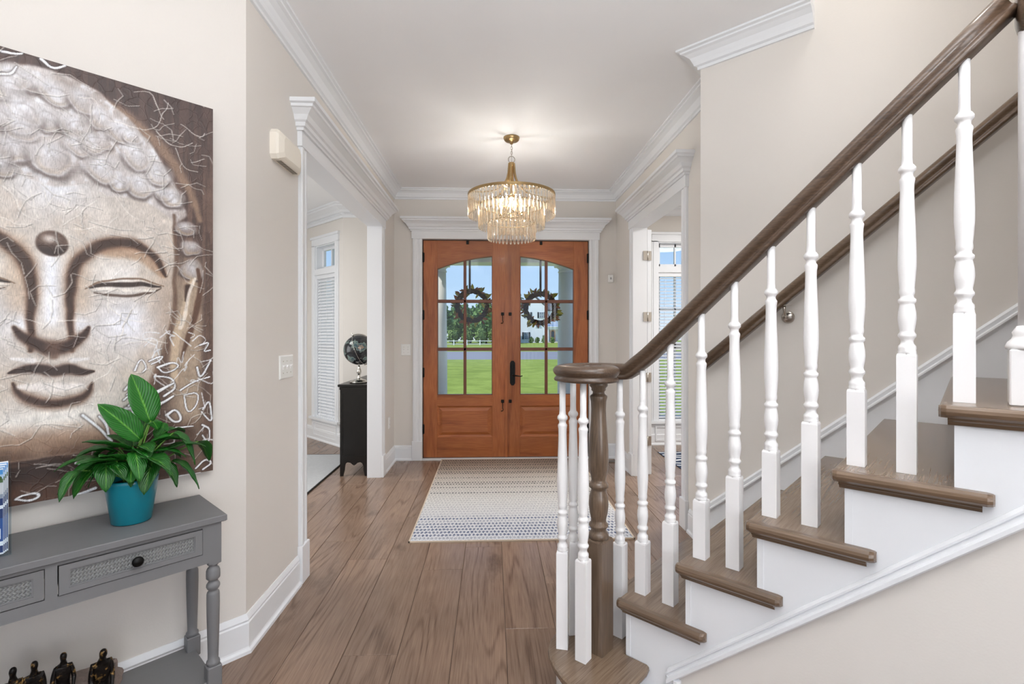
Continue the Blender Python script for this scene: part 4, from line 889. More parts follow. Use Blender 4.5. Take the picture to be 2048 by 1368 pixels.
# ================================================= CONSOLE TABLE (frame: x=u, y=m)
ct = thing('console_table', (.155, 2.14, 0), 'grey painted console table with two woven front drawers and a lower shelf', 'table', LW)
UL, UR = -.305, .615
b = MB(); b.cbox(UL, UR, 1.960, 2.284, .712, .734, .002); b.build('table_top', M['grey'], ct)
def cane():
    m, nt, p = newmat('woven_drawer_panel'); L = nt.links.new; tcn = N(nt, 'TexCoord'); mp = N(nt, 'Mapping'); L(tcn.outputs['Object'], mp.inputs[0]); mp.inputs['Scale'].default_value = (1, 1, 1)
    sx = N(nt, 'SeparateXYZ'); L(mp.outputs[0], sx.inputs[0])
    def mth(op, a, b=None, c=None):
        n = N(nt, 'Math', operation=op)
        for i, v in enumerate((a, b, c)):
            if v is None: continue
            if isinstance(v, (int, float)): n.inputs[i].default_value = v
            else: L(v, n.inputs[i])
        return n.outputs[0]
    X, Z = sx.outputs['X'], sx.outputs['Z']
    row = mth('FLOOR', mth('MULTIPLY', Z, 170)); zig = mth('PINGPONG', mth('MULTIPLY', Z, 170), 1)
    v = mth('FRACT', mth('ADD', mth('MULTIPLY', X, 110), mth('MULTIPLY', zig, .45))); h = mth('SINE', mth('MULTIPLY', v, 6.283))
    h2 = mth('MULTIPLY_ADD', mth('SINE', mth('MULTIPLY', Z, 534)), .5, h)
    mr = N(nt, 'MapRange'); mr.inputs[1].default_value = -1.5; mr.inputs[2].default_value = 1.5; L(h2, mr.inputs[0])
    mx = N(nt, 'Mix', data_type='RGBA'); mx.inputs[6].default_value = lin((112, 114, 115)); mx.inputs[7].default_value = lin((138, 140, 139)); L(mr.outputs[0], mx.inputs[0]); L(mx.outputs[2], p.inputs['Base Color'])
    bp = N(nt, 'Bump'); bp.inputs['Strength'].default_value = .9; bp.inputs['Distance'].default_value = .003; L(mr.outputs[0], bp.inputs['Height']); L(bp.outputs[0], p.inputs['Normal']); p.inputs['Roughness'].default_value = .55
    return m
M['cane'] = cane()
# apron with drawer openings
ya = 1.972
b = MB(); wallbox(b, UL+.03, UR-.03, ya, ya+.018, .572, .712, [(-.228, .137, .608, .700), (.164, .540, .608, .700)])
b.box(UL+.03, UR-.03, 2.25, 2.268, .572, .712)
for x in (UL+.03, UR-.048): b.box(x, x+.018, ya+.018, 2.25, .572, .712)
b.build('apron', M['grey'], ct)
for x0, x1, nm in ((-.226, .135, None), (.167, .538, None)):
    sk = .004 if x0 < 0 else 0
    b = MB(); y0 = ya-.004+sk; y1 = ya+.014
    z0, z1 = .611, .697
    for aa, bb, cc, dd in ((x0, x1, z0, z0+.016), (x0, x1, z1-.016, z1), (x0, x0+.022, z0+.016, z1-.016), (x1-.022, x1, z0+.016, z1-.016)): b.box(aa, bb, y0, y1, cc, dd)
    for aa, bb, cc, dd in ((x0+.022, x1-.022, z0+.016, z0+.020), (x0+.022, x1-.022, z1-.020, z1-.016), (x0+.022, x0+.026, z0+.02, z1-.02), (x1-.026, x1-.022, z0+.02, z1-.02)): b.box(aa, bb, y0+.003, y1, cc, dd)
    b.box(x0+.004, x1-.004, y1, 2.22, z0+.004, z0+.01); 
    d = b.build('drawer', M['grey'], ct)
    b = MB(); b.box(x0+.026, x1-.026, y0+.006, y0+.010, z0+.020, z1-.020); b.build('woven_panel', M['cane'], d)
    q = MB(); q.lathe([(.006, 0), (.005, .010), (.008, .014), (.0155, .020), (.016, .027), (.011, .032), (.0005, .033)], 0, 0, 20); b = MB(); cx = (x0+x1)/2; b.add([(cx+x, y0+.008-z, .654+y) for x, y, z in q.v], q.f, True); b.build('knob', M['black'], d)
for lx in (UL+.036, UR-.036):
    for ly in (1.994, 2.246):
        b = MB(); h = .021; b.cbox(lx-h, lx+h, ly-h, ly+h, .562, .712, .002)
        pr = [(.021, .563), (.018, .557), (.0135, .553), (.0135, .548), (.019, .543), (.022, .535), (.0225, .520), (.022, .508), (.017, .503), (.0135, .498), (.017, .493), (.0215, .486), (.022, .478), (.019, .471), (.0145, .466), (.0145, .462), (.019, .458), (.0205, .452), (.021, .42), (.0195, .34), (.017, .24), (.0165, .215), (.021, .211), (.022, .204), (.019, .200), (.019, .196)]
        b.lathe(pr, lx, ly, 22); b.cbox(lx-h-.002, lx+h+.002, ly-h-.002, ly+h+.002, .120, .198, .003)
        b.lathe([(.019, .121), (.021, .112), (.018, .100), (.013, .06), (.012, .0)], lx, ly, 18); b.build('leg', M['grey'], ct)
b = MB(); b.cbox(UL+.02, UR-.03, 1.985, 2.270, .128, .146, .002); b.build('lower_shelf', M['grey'], ct)

# ================================================= POTTED LILY
pp = thing('potted_plant', (.368, 2.135, .734), 'leafy green peace lily in a tapered teal pot on the grey console', 'plant', LW)
b = MB(); b.lathe([(.0005, .7345), (.052, .7345), (.057, .738), (.0765, .872), (.078, .884), (.075, .887), (.072, .884), (.070, .872), (.068, .86)], .368, 2.135, 40, caps=False); b.build('pot', M['teal'], pp)
b = MB(); b.lathe([(.069, .862), (.05, .870), (.0005, .872)], .368, 2.135, 24, caps=False); b.build('soil', M['soil'], pp)
LV = [(0.37, 2.16, 1.242, 0.422, 1.07, 0.046), (0.274, 2.12, 1.15, 0.391, 1.013, 0.038), (0.231, 2.08, 1.036, 0.37, 0.979, 0.030), (0.218, 2.14, 0.975, 0.33, 0.977, 0.027), (0.21, 2.08, 0.86, 0.282, 0.951, 0.030), (0.174, 2.05, 0.865, 0.223, 0.943, 0.017), (0.286, 2.05, 0.87, 0.294, 0.957, 0.027), (0.351, 2.05, 0.871, 0.36, 0.936, 0.017), (0.381, 2.02, 0.845, 0.423, 0.946, 0.031), (0.558, 2.08, 0.812, 0.48, 0.923, 0.027), (0.484, 2.06, 0.839, 0.457, 0.923, 0.018), (0.545, 2.08, 0.903, 0.486, 1.025, 0.027), (0.625, 2.2, 0.88, 0.576, 0.972, 0.024), (0.543, 2.2, 1.006, 0.448, 1.01, 0.031), (0.508, 2.12, 0.994, 0.439, 0.987, 0.025), (0.441, 2.22, 1.099, 0.403, 1.03, 0.030), (0.449, 2.16, 1.034, 0.425, 1.073, 0.020), (0.33, 2.03, 0.905, 0.306, 0.95, 0.024), (0.26, 2.16, 0.919, 0.313, 0.942, 0.026), (0.518, 2.15, 0.923, 0.45, 0.954, 0.025), (0.337, 2.1, 0.99, 0.406, 0.952, 0.020), (0.31, 2.22, 1.028, 0.37, 0.983, 0.022), (0.483, 2.22, 1.049, 0.455, 0.997, 0.020), (0.228, 2.1, 0.913, 0.278, 0.951, 0.018)]
for _ in range(24):
    a = rnd.uniform(0, 2*PI); r = rnd.uniform(.06, .15); bu, bm_ = .368+r*math.cos(a)*.5, 2.125+r*math.sin(a)*.45
    LV.append((.368+r*math.cos(a)*1.6, min(2.24, 2.125+r*math.sin(a)*1.1), .93+rnd.uniform(-.06, .07), bu, .945+rnd.uniform(-.02, .05), rnd.uniform(.024, .034)))
def bez(p0, p1, p2, t): return p0*(1-t)**2+p1*2*t*(1-t)+p2*t*t
for li, (tu, tm, tz, bu, bz, hw) in enumerate(LV):
    hw *= 1.28 if 1 < li < 24 else 1.1
    tip = Vector((tu, tm, tz)); ctr = Vector((.368+rnd.uniform(-.02, .02), 2.135+rnd.uniform(-.02, .02), .862)); bm_ = 2.135+(tm-2.135)*.42
    base = Vector((bu, bm_, bz)); hz = tip-base
    lift = Vector((0, 0, .30*hz.length if tz < bz+.02 else .06*hz.length))
    mid = base+hz*.5+lift; side = hz.cross(Vector((0, 0, 1)))
    if side.length < .03: side = Vector((1, .35, 0))
    side = side.normalized()
    if tz > bz+.08: side = (Vector((1, .25, 0))-hz.normalized()*Vector((1, .25, 0)).dot(hz.normalized())).normalized()
    b = MB(); n = 12; uv = []
    fwd = Vector((0, -1, 0))
    for i in range(n+1):
        t = i/n; c = bez(base, mid, tip, t); tg = (bez(base, mid, tip, min(1, t+.02))-bez(base, mid, tip, max(0, t-.02))).normalized()
        up = side.cross(tg).normalized()
        if up.z < 0 and abs(up.z) > .2: up = -up
        elif abs(up.z) <= .2 and up.y > 0: up = -up
        wd = hw*(math.sin(PI*min(1, t*.93+.035)**.80)**.85)*(1-.12*t)
        if i == n: wd = .0006
        for j, xx in enumerate((-1, -.5, 0, .5, 1)):
            q = c+side*wd*xx+up*(abs(xx)**1.2*wd*.38+.0012*math.sin(i*1.7+j)); b.v.append(tuple(q)); uv.append((t*hz.length*6, xx*.5+.5))
    for i in range(n):
        for j in range(4): a = i*5+j; b.f.append((a, a+1, a+6, a+5)); b.sm.append(True)
    b.uv = uv; lf = b.build('leaf', M['leaf'], pp)
    sm = lf.modifiers.new('thickness', 'SOLIDIFY'); sm.thickness = .0006
    b = MB(); st_ = [bez(ctr, (ctr+base)/2+Vector((0, 0, .03)), base, i/7) for i in range(8)]; b.tube([tuple(p) for p in st_], [.0032]*4+[.0026]*4, 6); b.build('stem', M['stem'] if 'stem' in M else M.setdefault('stem', mat('leaf_stem', (92, 138, 48), .45)), pp)

# ================================================= BROCHURE HOLDER
bh = thing('brochure_holder', (.0, 2.075, .734), 'clear acrylic stand of blue and white brochures at the left end of the console', 'brochure stand', LW)
b = MB()
b.box(-.150, .072, 2.066, 2.069, .7345, 1.00); b.box(-.150, .072, 2.066, 2.110, .7345, .7375); b.box(.0695, .072, 2.066, 2.100, .7375, .96); b.box(-.150, .072, 2.105, 2.108, .7375, 1.02)
b.build('acrylic_stand', M['acrylic'], bh)
bc = {'sky': mat('print_sky', (70, 150, 215), .35), 'cloud': mat('print_cloud', (188, 214, 238), .35), 'green': mat('print_tree', (72, 104, 50), .4), 'pale': mat('print_house', (214, 210, 210), .35), 'grey': mat('print_shadow', (150, 156, 170), .4), 'navy': mat('print_navy', (24, 52, 108), .35), 'blue': mat('print_blue', (40, 84, 150), .35), 'white': mat('print_white', (240, 242, 246), .35)}
for i in range(4):
    y = 2.073+i*.0075; xr = .056+i*.0035; zt_ = .990+i*.005; z0 = .740
    b = MB(); b.box(-.148, xr, y, y+.0012, z0, zt_); br = b.build('brochure', bc['white'], bh)
    for nm, (a, c) in (('sky', (.93, .985)), ('cloud', (.88, .93)), ('green', (.835, .88)), ('pale', (.70, .835)), ('grey', (.65, .70)), ('navy', (.57, .65)), ('white', (.53, .57)), ('navy', (.42, .53)), ('blue', (.15, .42)), ('white', (.10, .15)), ('navy', (.02, .10))):
        b = MB(); b.box(-.146, xr-.001, y-.0004, y, z0+(zt_-z0)*a, z0+(zt_-z0)*c); b.build('print', bc[nm], br)
    b = MB(); b.box(xr-.022, xr-.006, y-.0008, y-.0004, z0+.045, z0+.075); b.build('print', bc['white'], br)
    b = MB()
    for j in range(6): b.sphere((xr-.012-j*.018, y-.0004, z0+.222+.004*((j*7) % 3)), .009, 8, 5, (1, .05, .8))
    b.build('print', bc['green'], br)

# ================================================= SCULPTURE ON THE LOWER SHELF
def bronze():
    m, nt, p = newmat('dark_gilt_bronze'); L = nt.links.new; tcn = N(nt, 'TexCoord'); nz = N(nt, 'TexNoise'); nz.inputs['Scale'].default_value = 55; nz.inputs['Detail'].default_value = 5; nz.inputs['Roughness'].default_value = .65; L(tcn.outputs['Object'], nz.inputs[0])
    r = N(nt, 'ValToRGB'); r.color_ramp.elements[0].position = .56; r.color_ramp.elements[0].color = lin((20, 16, 14)); r.color_ramp.elements[1].position = .72; r.color_ramp.elements[1].color = lin((186, 146, 84)); L(nz.outputs['Fac'], r.inputs[0]); L(r.outputs[0], p.inputs['Base Color'])
    p.inputs['Metallic'].default_value = .55; p.inputs['Roughness'].default_value = .33
    bp = N(nt, 'Bump'); bp.inputs['Strength'].default_value = .8; bp.inputs['Distance'].default_value = .004; L(nz.outputs['Fac'], bp.inputs['Height']); L(bp.outputs[0], p.inputs['Normal']); return m
M['bronze'] = bronze()
sc_ = thing('figure_sculpture', (.17, 2.11, .146), 'dark bronze sculpture of seated people on a rough stone ledge on the lower shelf', 'sculpture', LW)
def skinfig(name, joints, edges, radii, parent, origin):
    o0 = Vector(parent['_o']); me = bpy.data.meshes.new(name); me.from_pydata([tuple(Vector(j)-o0) for j in joints], edges, []); o = bpy.data.objects.new(name, me); COL.objects.link(o); o.parent = parent
    sk = o.modifiers.new('skin', 'SKIN'); sk.use_smooth_shade = True
    for i, v in enumerate(me.skin_vertices[0].data): rr = radii[i]; v.radius = rr if isinstance(rr, tuple) else (rr, rr); v.use_root = (i == 0)
    su = o.modifiers.new('sub', 'SUBSURF'); su.levels = 2; su.render_levels = 2; me.materials.append(M['bronze']); return o
def seated(u, m, zseat, zhead, lean=0.0, fwd=-1, bow=0.0, armspread=1.0, sc=1.0):
    """seated figure facing out from the wall (towards -m)"""
    H = zhead-zseat; k = H/.13
    J = []; E = []; Rr = []
    def A(p, r, par=None): J.append(p); Rr.append(r); 
    def add(x, y, z, r, par=None):
        J.append((u+x*k*.66, m+y*k*.85, zseat+z*k)); kk = k*(.62 if z < .095 else .78); Rr.append(tuple(q*kk for q in r) if isinstance(r, tuple) else r*kk)
        if par is not None: E.append((par, len(J)-1))
        return len(J)-1
    pe = add(0, 0, .014, (.026, .020)); wa = add(lean*.3, .002, .042, (.026, .018), pe); ch = add(lean*.6, -.002, .070, (.031, .019), wa); nk = add(lean, -.006-bow*.3, .095, (.011, .010), ch)
    ne2 = add(lean, -.008-bow*.5, .104, (.0075, .008), nk); hd = add(lean, -.011-bow*.8, .116, (.0125, .0145), ne2); tp = add(lean, -.012-bow, .129, (.008, .009), hd)
    for s_ in (-1, 1):
        sh = add(lean+s_*.026, -.002, .084, .0115, ch); el = add(lean+s_*.031*armspread, -.006, .048, .0095, sh); wr_ = add(s_*.024*armspread, -.032, .028, .006, el); add(s_*.020*armspread, -.042, .024, .005, wr_)
        hp = add(s_*.012, -.012, .010, .015, pe); kn = add(s_*.018, -.052, .016, .0125, hp); an = add(s_*.018, -.056, -.040, .008, kn); add(s_*.018, -.074, -.046, .007, an)
    return skinfig('figure', J, E, Rr, sc_, None)
# rough stone ledge
bmx = bmesh.new()
def rock(cx, cy, z0, z1, rx, ry, seed, parent):
    bm = bmesh.new(); bmesh.ops.create_icosphere(bm, subdivisions=4, radius=1); r = random.Random(seed)
    from mathutils import noise
    for v in bm.verts:
        d = 1+.16*noise.noise(v.co*2.2+Vector((seed, 0, 0)))+.06*noise.noise(v.co*7+Vector((seed, 5, 0)))
        p = v.co*d; zz = max(-.72, min(.72, p.z))/.72; q = Vector((cx+p.x*rx*1.15, cy+p.y*ry*1.15, (z0+z1)/2+zz*(z1-z0)/2)); v.co = q-Vector(parent['_o'])
    me = bpy.data.meshes.new('stone_ledge'); bm.to_mesh(me); bm.free(); me.materials.append(M['stone']); o = bpy.data.objects.new('stone_ledge', me); COL.objects.link(o); o.parent = parent
bmx.free()
rock(.232, 2.175, .1465, .240, .100, .055, 3, sc_); rock(.02, 2.15, .1465, .236, .14, .060, 9, sc_)
b = MB(); b.cbox(.296, .326, 2.105, 2.135, .1465, .285, .006); b.build('stone_block', M['stone'], sc_)
seated(.079, 2.11, .242, .388, -.004); seated(.121, 2.11, .240, .384, .002); seated(.189, 2.115, .232, .377, .0, armspread=1.15)
seated(.281, 2.095, .190, .366, .0, bow=.026, armspread=1.0); seated(-.02, 2.11, .24, .39); seated(-.08, 2.11, .24, .38)

# ================================================= WALL DEVICES
def plate(name, origin, rot, w_, h_, gangs, kind, label, cat):
    """x across the plate, y=0 at wall, -y into the room, placed by rot about its own centre"""
    t = bpy.data.objects.new(name, None); COL.objects.link(t); t.location = origin; t.rotation_euler = (0, 0, rot); tag(t, label, cat); t['_o'] = (0, 0, 0)
    b = MB(); b.loft([[(-w_/2, 0, -h_/2), (w_/2, 0, -h_/2), (w_/2, 0, h_/2), (-w_/2, 0, h_/2)], [(-w_/2, -.003, -h_/2), (w_/2, -.003, -h_/2), (w_/2, -.003, h_/2), (-w_/2, -.003, h_/2)], [(-w_/2+.005, -.007, -h_/2+.005), (w_/2-.005, -.007, -h_/2+.005), (w_/2-.005, -.007, h_/2-.005), (-w_/2+.005, -.007, h_/2-.005)]]); b.build('cover_plate', M['plastic'], t)
    for g in range(gangs):
        x = (g-(gangs-1)/2)*.046
        if kind == 'toggle':
            b = MB(); b.box(x-.005, x+.005, -.0085, -.006, -.012, .012); b.prism([(-.006, -.004), (-.018, .009), (-.018, .013), (-.006, .006)], x-.0035, x+.0035, 0); b.build('toggle', M['balw'], t)
            b = MB()
            for z in (-.03, .03): b.tube([(x, -.0068, z), (x, -.0082, z)], .003, 10)
            b.build('screw', M['nickel'], t)
        else:
            for z in (-.02, .02):
                b = MB(); b.box(x-.017, x+.017, -.0095, -.006, z-.014, z+.014); sk = b.build('socket', M['plastic'], t)
                b = MB(); b.box(x-.008, x-.0055, -.0099, -.0094, z-.003, z+.007); b.box(x+.0055, x+.008, -.0099, -.0094, z-.003, z+.007); b.tube([(x, -.0094, z-.008), (x, -.0099, z-.008)], .0022, 8); b.build('slot', M['rub'], sk)
    return t
plate('light_switch', (-1.07, 2.615, 1.212), PI/2, .165, .120, 3, 'toggle', 'white triple toggle switch plate on the left wall beside the opening', 'switch')
plate('light_switch', (-.940, 5.46, 1.209), 0, .108, .125, 2, 'toggle', 'white double toggle switch plate left of the front doors', 'switch')
plate('wall_outlet', (-1.07, 5.19, .46), PI/2, .075, .12, 1, 'socket', 'white outlet low on the left wall by the far corner', 'outlet')
plate('wall_outlet', (1.38, 5.27, .41), -PI/2, .075, .12, 1, 'socket', 'white outlet low on the right wall by the far corner', 'outlet')
t = bpy.data.objects.new('door_chime', None); COL.objects.link(t); t.location = (-1.07, 2.575, 2.305); t.rotation_euler = (0, 0, PI/2); t['_o'] = (0, 0, 0); tag(t, 'cream door chime box high on the left wall', 'door chime')
b = MB()
def rr(w_, h_, y): return [(-w_, y, -h_+.02), (-w_+.015, y, -h_), (w_-.015, y, -h_), (w_, y, -h_+.02), (w_, y, h_-.02), (w_-.015, y, h_), (-w_+.015, y, h_), (-w_, y, h_-.02)]
b.loft([rr(.145, .072, 0), rr(.145, .072, -.030), rr(.138, .066, -.040), rr(.115, .055, -.050), rr(.105, .048, -.054)]); ch_ = b.build('cover', M['cream'], t)
b = MB()
for i in range(22): b.box(-.10+i*.0095, -.096+i*.0095, -.036, -.010, -.0728, -.0715)
b.build('grille_slots', mat('grille_shadow', (120, 112, 100), .8), ch_)
t = bpy.data.objects.new('motion_sensor', None); COL.objects.link(t); t.location = (1.382-.008, 5.46, 1.998); t['_o'] = (0, 0, 0); tag(t, 'small white alarm sensor right of the front doors', 'sensor')
t.location = (1.262+.055, 5.46, 1.998)
b = MB(); b.cbox(-.028, .028, -.022, 0, -.044, .044, .005); b.build('case', M['plastic'], t)
b = MB(); b.cbox(-.009, .009, -.0235, -.021, -.012, .012, .001); b.build('button', mat('sensor_lens', (170, 170, 172), .4), t)
b = MB(); b.box(1.16, 1.36, 5.26, 5.36, .0, .006); vt = tag(b.build('floor_vent', M['nose'], None, origin=(1.26, 5.31, 0)), 'small brown floor register in the far right corner', 'floor vent'); vt.location = (1.26, 5.31, 0)
vt['_o'] = (1.26, 5.31, 0)
b = MB()
for i in range(12):
    for j in range(3): b.box(1.172+i*.0155, 1.180+i*.0155, 5.27+j*.029, 5.293+j*.029, .006, .0066)
b.build('slots', M['rub'], vt)

# ================================================= RUGS
def rugmat():
    m, nt, p = newmat('woven_entry_rug'); L = nt.links.new; tcn = N(nt, 'TexCoord'); sx = N(nt, 'SeparateXYZ'); L(tcn.outputs['Object'], sx.inputs[0])
    def mth(op, a, b=None, c=None):
        n = N(nt, 'Math', operation=op)
        for i, v in enumerate((a, b, c)):
            if v is None: continue
            if isinstance(v, (int, float)): n.inputs[i].default_value = v
            else: L(v, n.inputs[i])
        return n.outputs[0]
    X, Y = sx.outputs['X'], sx.outputs['Y']
    cx, cy = .0265, .050
    ry = mth('DIVIDE', Y, cy); rowi = mth('FLOOR', ry); fy = mth('SUBTRACT', mth('FRACT', ry), .5)
    rx = mth('ADD', mth('DIVIDE', X, cx), mth('MULTIPLY', mth('MODULO', rowi, 2), .5)); coli = mth('FLOOR', rx); fx = mth('SUBTRACT', mth('FRACT', rx), .5)
    wob = N(nt, 'TexNoise'); wob.inputs['Scale'].default_value = 70; L(tcn.outputs['Object'], wob.inputs[0])
    d = mth('ADD', mth('ABSOLUTE', fx), mth('ABSOLUTE', fy)); dw = mth('ADD', d, mth('MULTIPLY', mth('SUBTRACT', wob.outputs['Fac'], .5), .5))
    dot = N(nt, 'MapRange'); dot.inputs[1].default_value = .36; dot.inputs[2].default_value = .50; dot.inputs[3].default_value = 1; dot.inputs[4].default_value = 0; L(dw, dot.inputs[0])
    # row strength along the rug length (0 near .. 1 far)
    t = mth('ADD', mth('DIVIDE', mth('MULTIPLY', rowi, cy), 2.15), .5)
    def ramp(fac, st, interp='CONSTANT'):
        r = N(nt, 'ValToRGB'); r.color_ramp.interpolation = interp; els = r.color_ramp.elements
        els[0].position = st[0][0]; els[0].color = st[0][1]; els[1].position = st[1][0]; els[1].color = st[1][1]
        for p_, c_ in st[2:]: x = els.new(p_); x.color = c_
        L(fac, r.inputs[0]); return r.outputs[0]
    g = lambda v: (v, v, v, 1)
    stg = ramp(t, [(0, g(.5)), (.022, g(1)), (.068, g(1)), (.09, g(.95)), (.115, g(.9)), (.138, g(.5)), (.16, g(1)), (.182, g(.5)), (.21, g(.28)), (.44, g(.95)), (.465, g(.3)), (.51, g(.85)), (.535, g(.3)), (.56, g(.95)), (.60, g(.3)), (.64, g(.8)), (.67, g(.3)), (.72, g(1)), (.765, g(.35)), (.80, g(1)), (.83, g(.4)), (.86, g(1)), (.88, g(.55)), (.905, g(1)), (.93, g(.6)), (.95, g(1))])
    nz = N(nt, 'TexNoise'); mp = N(nt, 'Mapping'); mp.inputs['Scale'].default_value = (5, 30, 1); L(tcn.outputs['Object'], mp.inputs[0]); L(mp.outputs[0], nz.inputs[0]); nz.inputs['Detail'].default_value = 4
    vr = N(nt, 'MapRange'); vr.inputs[1].default_value = .35; vr.inputs[2].default_value = .65; vr.inputs[3].default_value = .45; vr.inputs[4].default_value = 1.15; L(nz.outputs['Fac'], vr.inputs[0])
    amt = mth('MULTIPLY', mth('MULTIPLY', dot.outputs[0], stg), vr.outputs[0])
    n2 = N(nt, 'TexNoise'); n2.inputs['Scale'].default_value = 130; n2.inputs['Detail'].default_value = 2; L(tcn.outputs['Object'], n2.inputs[0])
    base = ramp(t, [(0, lin((214, 216, 220))), (.35, lin((222, 220, 216))), (.62, lin((206, 198, 188))), (.85, lin((176, 158, 142))), (1, lin((160, 140, 124)))], 'LINEAR')
    dark = ramp(t, [(0, lin((44, 62, 104))), (.18, lin((58, 76, 116))), (.40, lin((70, 74, 84))), (.6, lin((50, 50, 56))), (1, lin((42, 38, 38)))], 'LINEAR')
    sp_ = N(nt, 'MapRange'); sp_.inputs[1].default_value = .52; sp_.inputs[2].default_value = .62; sp_.inputs[4].default_value = .5; L(n2.outputs['Fac'], sp_.inputs[0])
    mxb = N(nt, 'Mix', data_type='RGBA'); L(sp_.outputs[0], mxb.inputs[0]); L(base, mxb.inputs[6]); L(dark, mxb.inputs[7])
    mx = N(nt, 'Mix', data_type='RGBA'); L(amt, mx.inputs[0]); L(mxb.outputs[2], mx.inputs[6]); L(dark, mx.inputs[7]); L(mx.outputs[2], p.inputs['Base Color']); p.inputs['Roughness'].default_value = .95
    hh = mth('COSINE', mth('MULTIPLY', fx, 6.283)); h2 = mth('MULTIPLY', hh, mth('COSINE', mth('MULTIPLY', fy, 6.283)))
    bp = N(nt, 'Bump'); bp.inputs['Strength'].default_value = .7; bp.inputs['Distance'].default_value = .003; L(h2, bp.inputs['Height']); L(bp.outputs[0], p.inputs['Normal']); return m
er = thing('entry_rug', (.205, 4.37, 0), 'woven runner rug with dotted blue and grey bands before the front doors', 'rug')
b = MB(); b.cbox(-.545, .955, 3.305, 5.435, 0, .008, .002); b.build('rug_pile', rugmat(), er)
b = MB()
for aa, bb, cc, dd in ((-.553, .963, 3.296, 3.306), (-.553, .963, 5.434, 5.444), (-.553, -.544, 3.296, 5.444), (.954, .963, 3.296, 5.444)): b.box(aa, bb, cc, dd, 0, .009)
b.build('rug_binding', mat('rug_edge', (206, 190, 170), .9, bump=.5), er)
dgm = mat('grey_shag', (186, 188, 190), .95, var=.12, vs=(40,)*3, bump=1.0, bs=160)
dg = thing('dining_rug', (-2.8, 4.6, 0), 'pale grey textured rug on the dining room floor', 'rug')
b = MB(); b.box(-4.3, -1.60, 3.2, 5.72, 0, .010); b.build('rug_pile', dgm, dg)
b = MB(); b.box(-1.60, -1.588, 3.19, 5.73, 0, .011); b.box(-4.3, -1.60, 5.72, 5.73, 0, .011); b.build('rug_binding', M['rub'], dg)
sg = thing('study_rug', (2.6, 5.1, 0), 'navy rug with wavy white stripes on the study floor', 'rug')
b = MB(); b.box(1.93, 3.4, 4.4, 5.70, 0, .008); b.build('rug_pile', mat('navy_rug', (48, 62, 88), .95, bump=.5), sg)
for i in range(12):
    b = MB(); x0_ = 1.95+i*.12
    pts = [(1.935+j*.04, 4.42+i*.11+.018*math.sin(j*.9+i*1.3)) for j in range(36)]; top = [(x, y+.035+.008*math.sin(x*9+i)) for x, y in pts]
    b.prism(pts+top[::-1], .008, .0088); b.build('white_stripe', mat('rug_stripe', (224, 226, 228), .95) if i == 0 else bpy.data.materials['rug_stripe'], sg)

# ================================================= CABINET AND GLOBE
cb = thing('black_cabinet', (-1.34, 5.3, 0), 'black lacquered cabinet with scalloped sides in the dining room', 'cabinet')
b = MB(); b.cbox(-1.495, -1.203, 4.855, 5.95, .868, .892, .004); b.build('cabinet_top', M['blackwood'], cb)
sc = [(-1.475, 0), (-1.447, 0), (-1.440, .03), (-1.432, .06), (-1.430, .10), (-1.420, .125), (-1.400, .135), (-1.375, .130), (-1.355, .112), (-1.340, .104), (-1.325, .112), (-1.305, .130), (-1.280, .135), (-1.262, .125), (-1.250, .10), (-1.250, .06), (-1.243, .03), (-1.236, 0), (-1.207, 0), (-1.207, .868), (-1.475, .868)]
for y0, y1 in ((4.87, 4.89), (5.91, 5.93)):
    b = MB(); b.prism(sc, y0, y1, 1); b.build('side_panel', M['blackwood'], cb)
b = MB(); b.box(-1.478, -1.204, 4.862, 4.87, .84, .866); b.box(-1.47, -1.45, 4.866, 4.87, .16, .84); b.box(-1.232, -1.212, 4.866, 4.87, .16, .84); b.box(-1.45, -1.232, 4.866, 4.87, .80, .84); b.box(-1.45, -1.232, 4.866, 4.87, .16, .20); b.build('side_frame', M['blackwood'], cb)
b = MB(); b.box(-1.225, -1.210, 4.89, 5.91, .14, .868); b.box(-1.46, -1.225, 4.89, 5.91, .14, .16); b.box(-1.46, -1.225, 4.89, 5.91, .48, .50); b.build('carcass', M['blackwood'], cb)
for y0, y1 in ((4.895, 5.395), (5.405, 5.905)):
    b = MB(); b.cbox(-1.476, -1.458, y0, y1, .15, .86, .002); d = b.build('cabinet_door', M['blackwood'], cb)
    b = MB(); yk = y1-.04 if y0 < 5 else y0+.04; b.sphere((-1.488, yk, .55), .013, 12, 8); b.build('knob', M['nickel'], d)
gl = thing('desk_globe', (-1.335, 5.03, .892), 'dark stone inlaid globe on a polished silver stand on the black cabinet', 'globe')
gc = Vector((-1.335, 5.03, 1.222)); gr_ = .150
def globemat():
    m, nt, p = newmat('gemstone_globe'); L = nt.links.new; tcn = N(nt, 'TexCoord'); nz = N(nt, 'TexNoise'); nz.inputs['Scale'].default_value = 9; nz.inputs['Detail'].default_value = 6; L(tcn.outputs['Object'], nz.inputs[0])
    r = N(nt, 'ValToRGB'); r.color_ramp.interpolation = 'CONSTANT'; e = r.color_ramp.elements; e[0].position = 0; e[0].color = lin((34, 36, 40)); e[1].position = .54; e[1].color = lin((110, 126, 120))
    for p_, c_ in ((.58, (70, 92, 98)), (.62, (150, 128, 110)), (.66, (60, 150, 150))): x = e.new(p_); x.color = lin(c_)
    L(nz.outputs['Fac'], r.inputs[0]); L(r.outputs[0], p.inputs['Base Color']); p.inputs['Roughness'].default_value = .15; return m
b = MB(); b.sphere(tuple(gc), gr_, 40, 24); b.build('sphere', globemat(), gl)
ax = Vector((-.35, -.15, .92)).normalized()
bs1 = ax.cross(Vector((0, 1, 0))).normalized(); 
b = MB(); ring = []
for i in range(41):
    a = PI*1.04*i/40-PI*.02; v = ax*math.cos(a)-bs1*math.sin(a); ring.append(tuple(gc+v*(gr_+.010)))
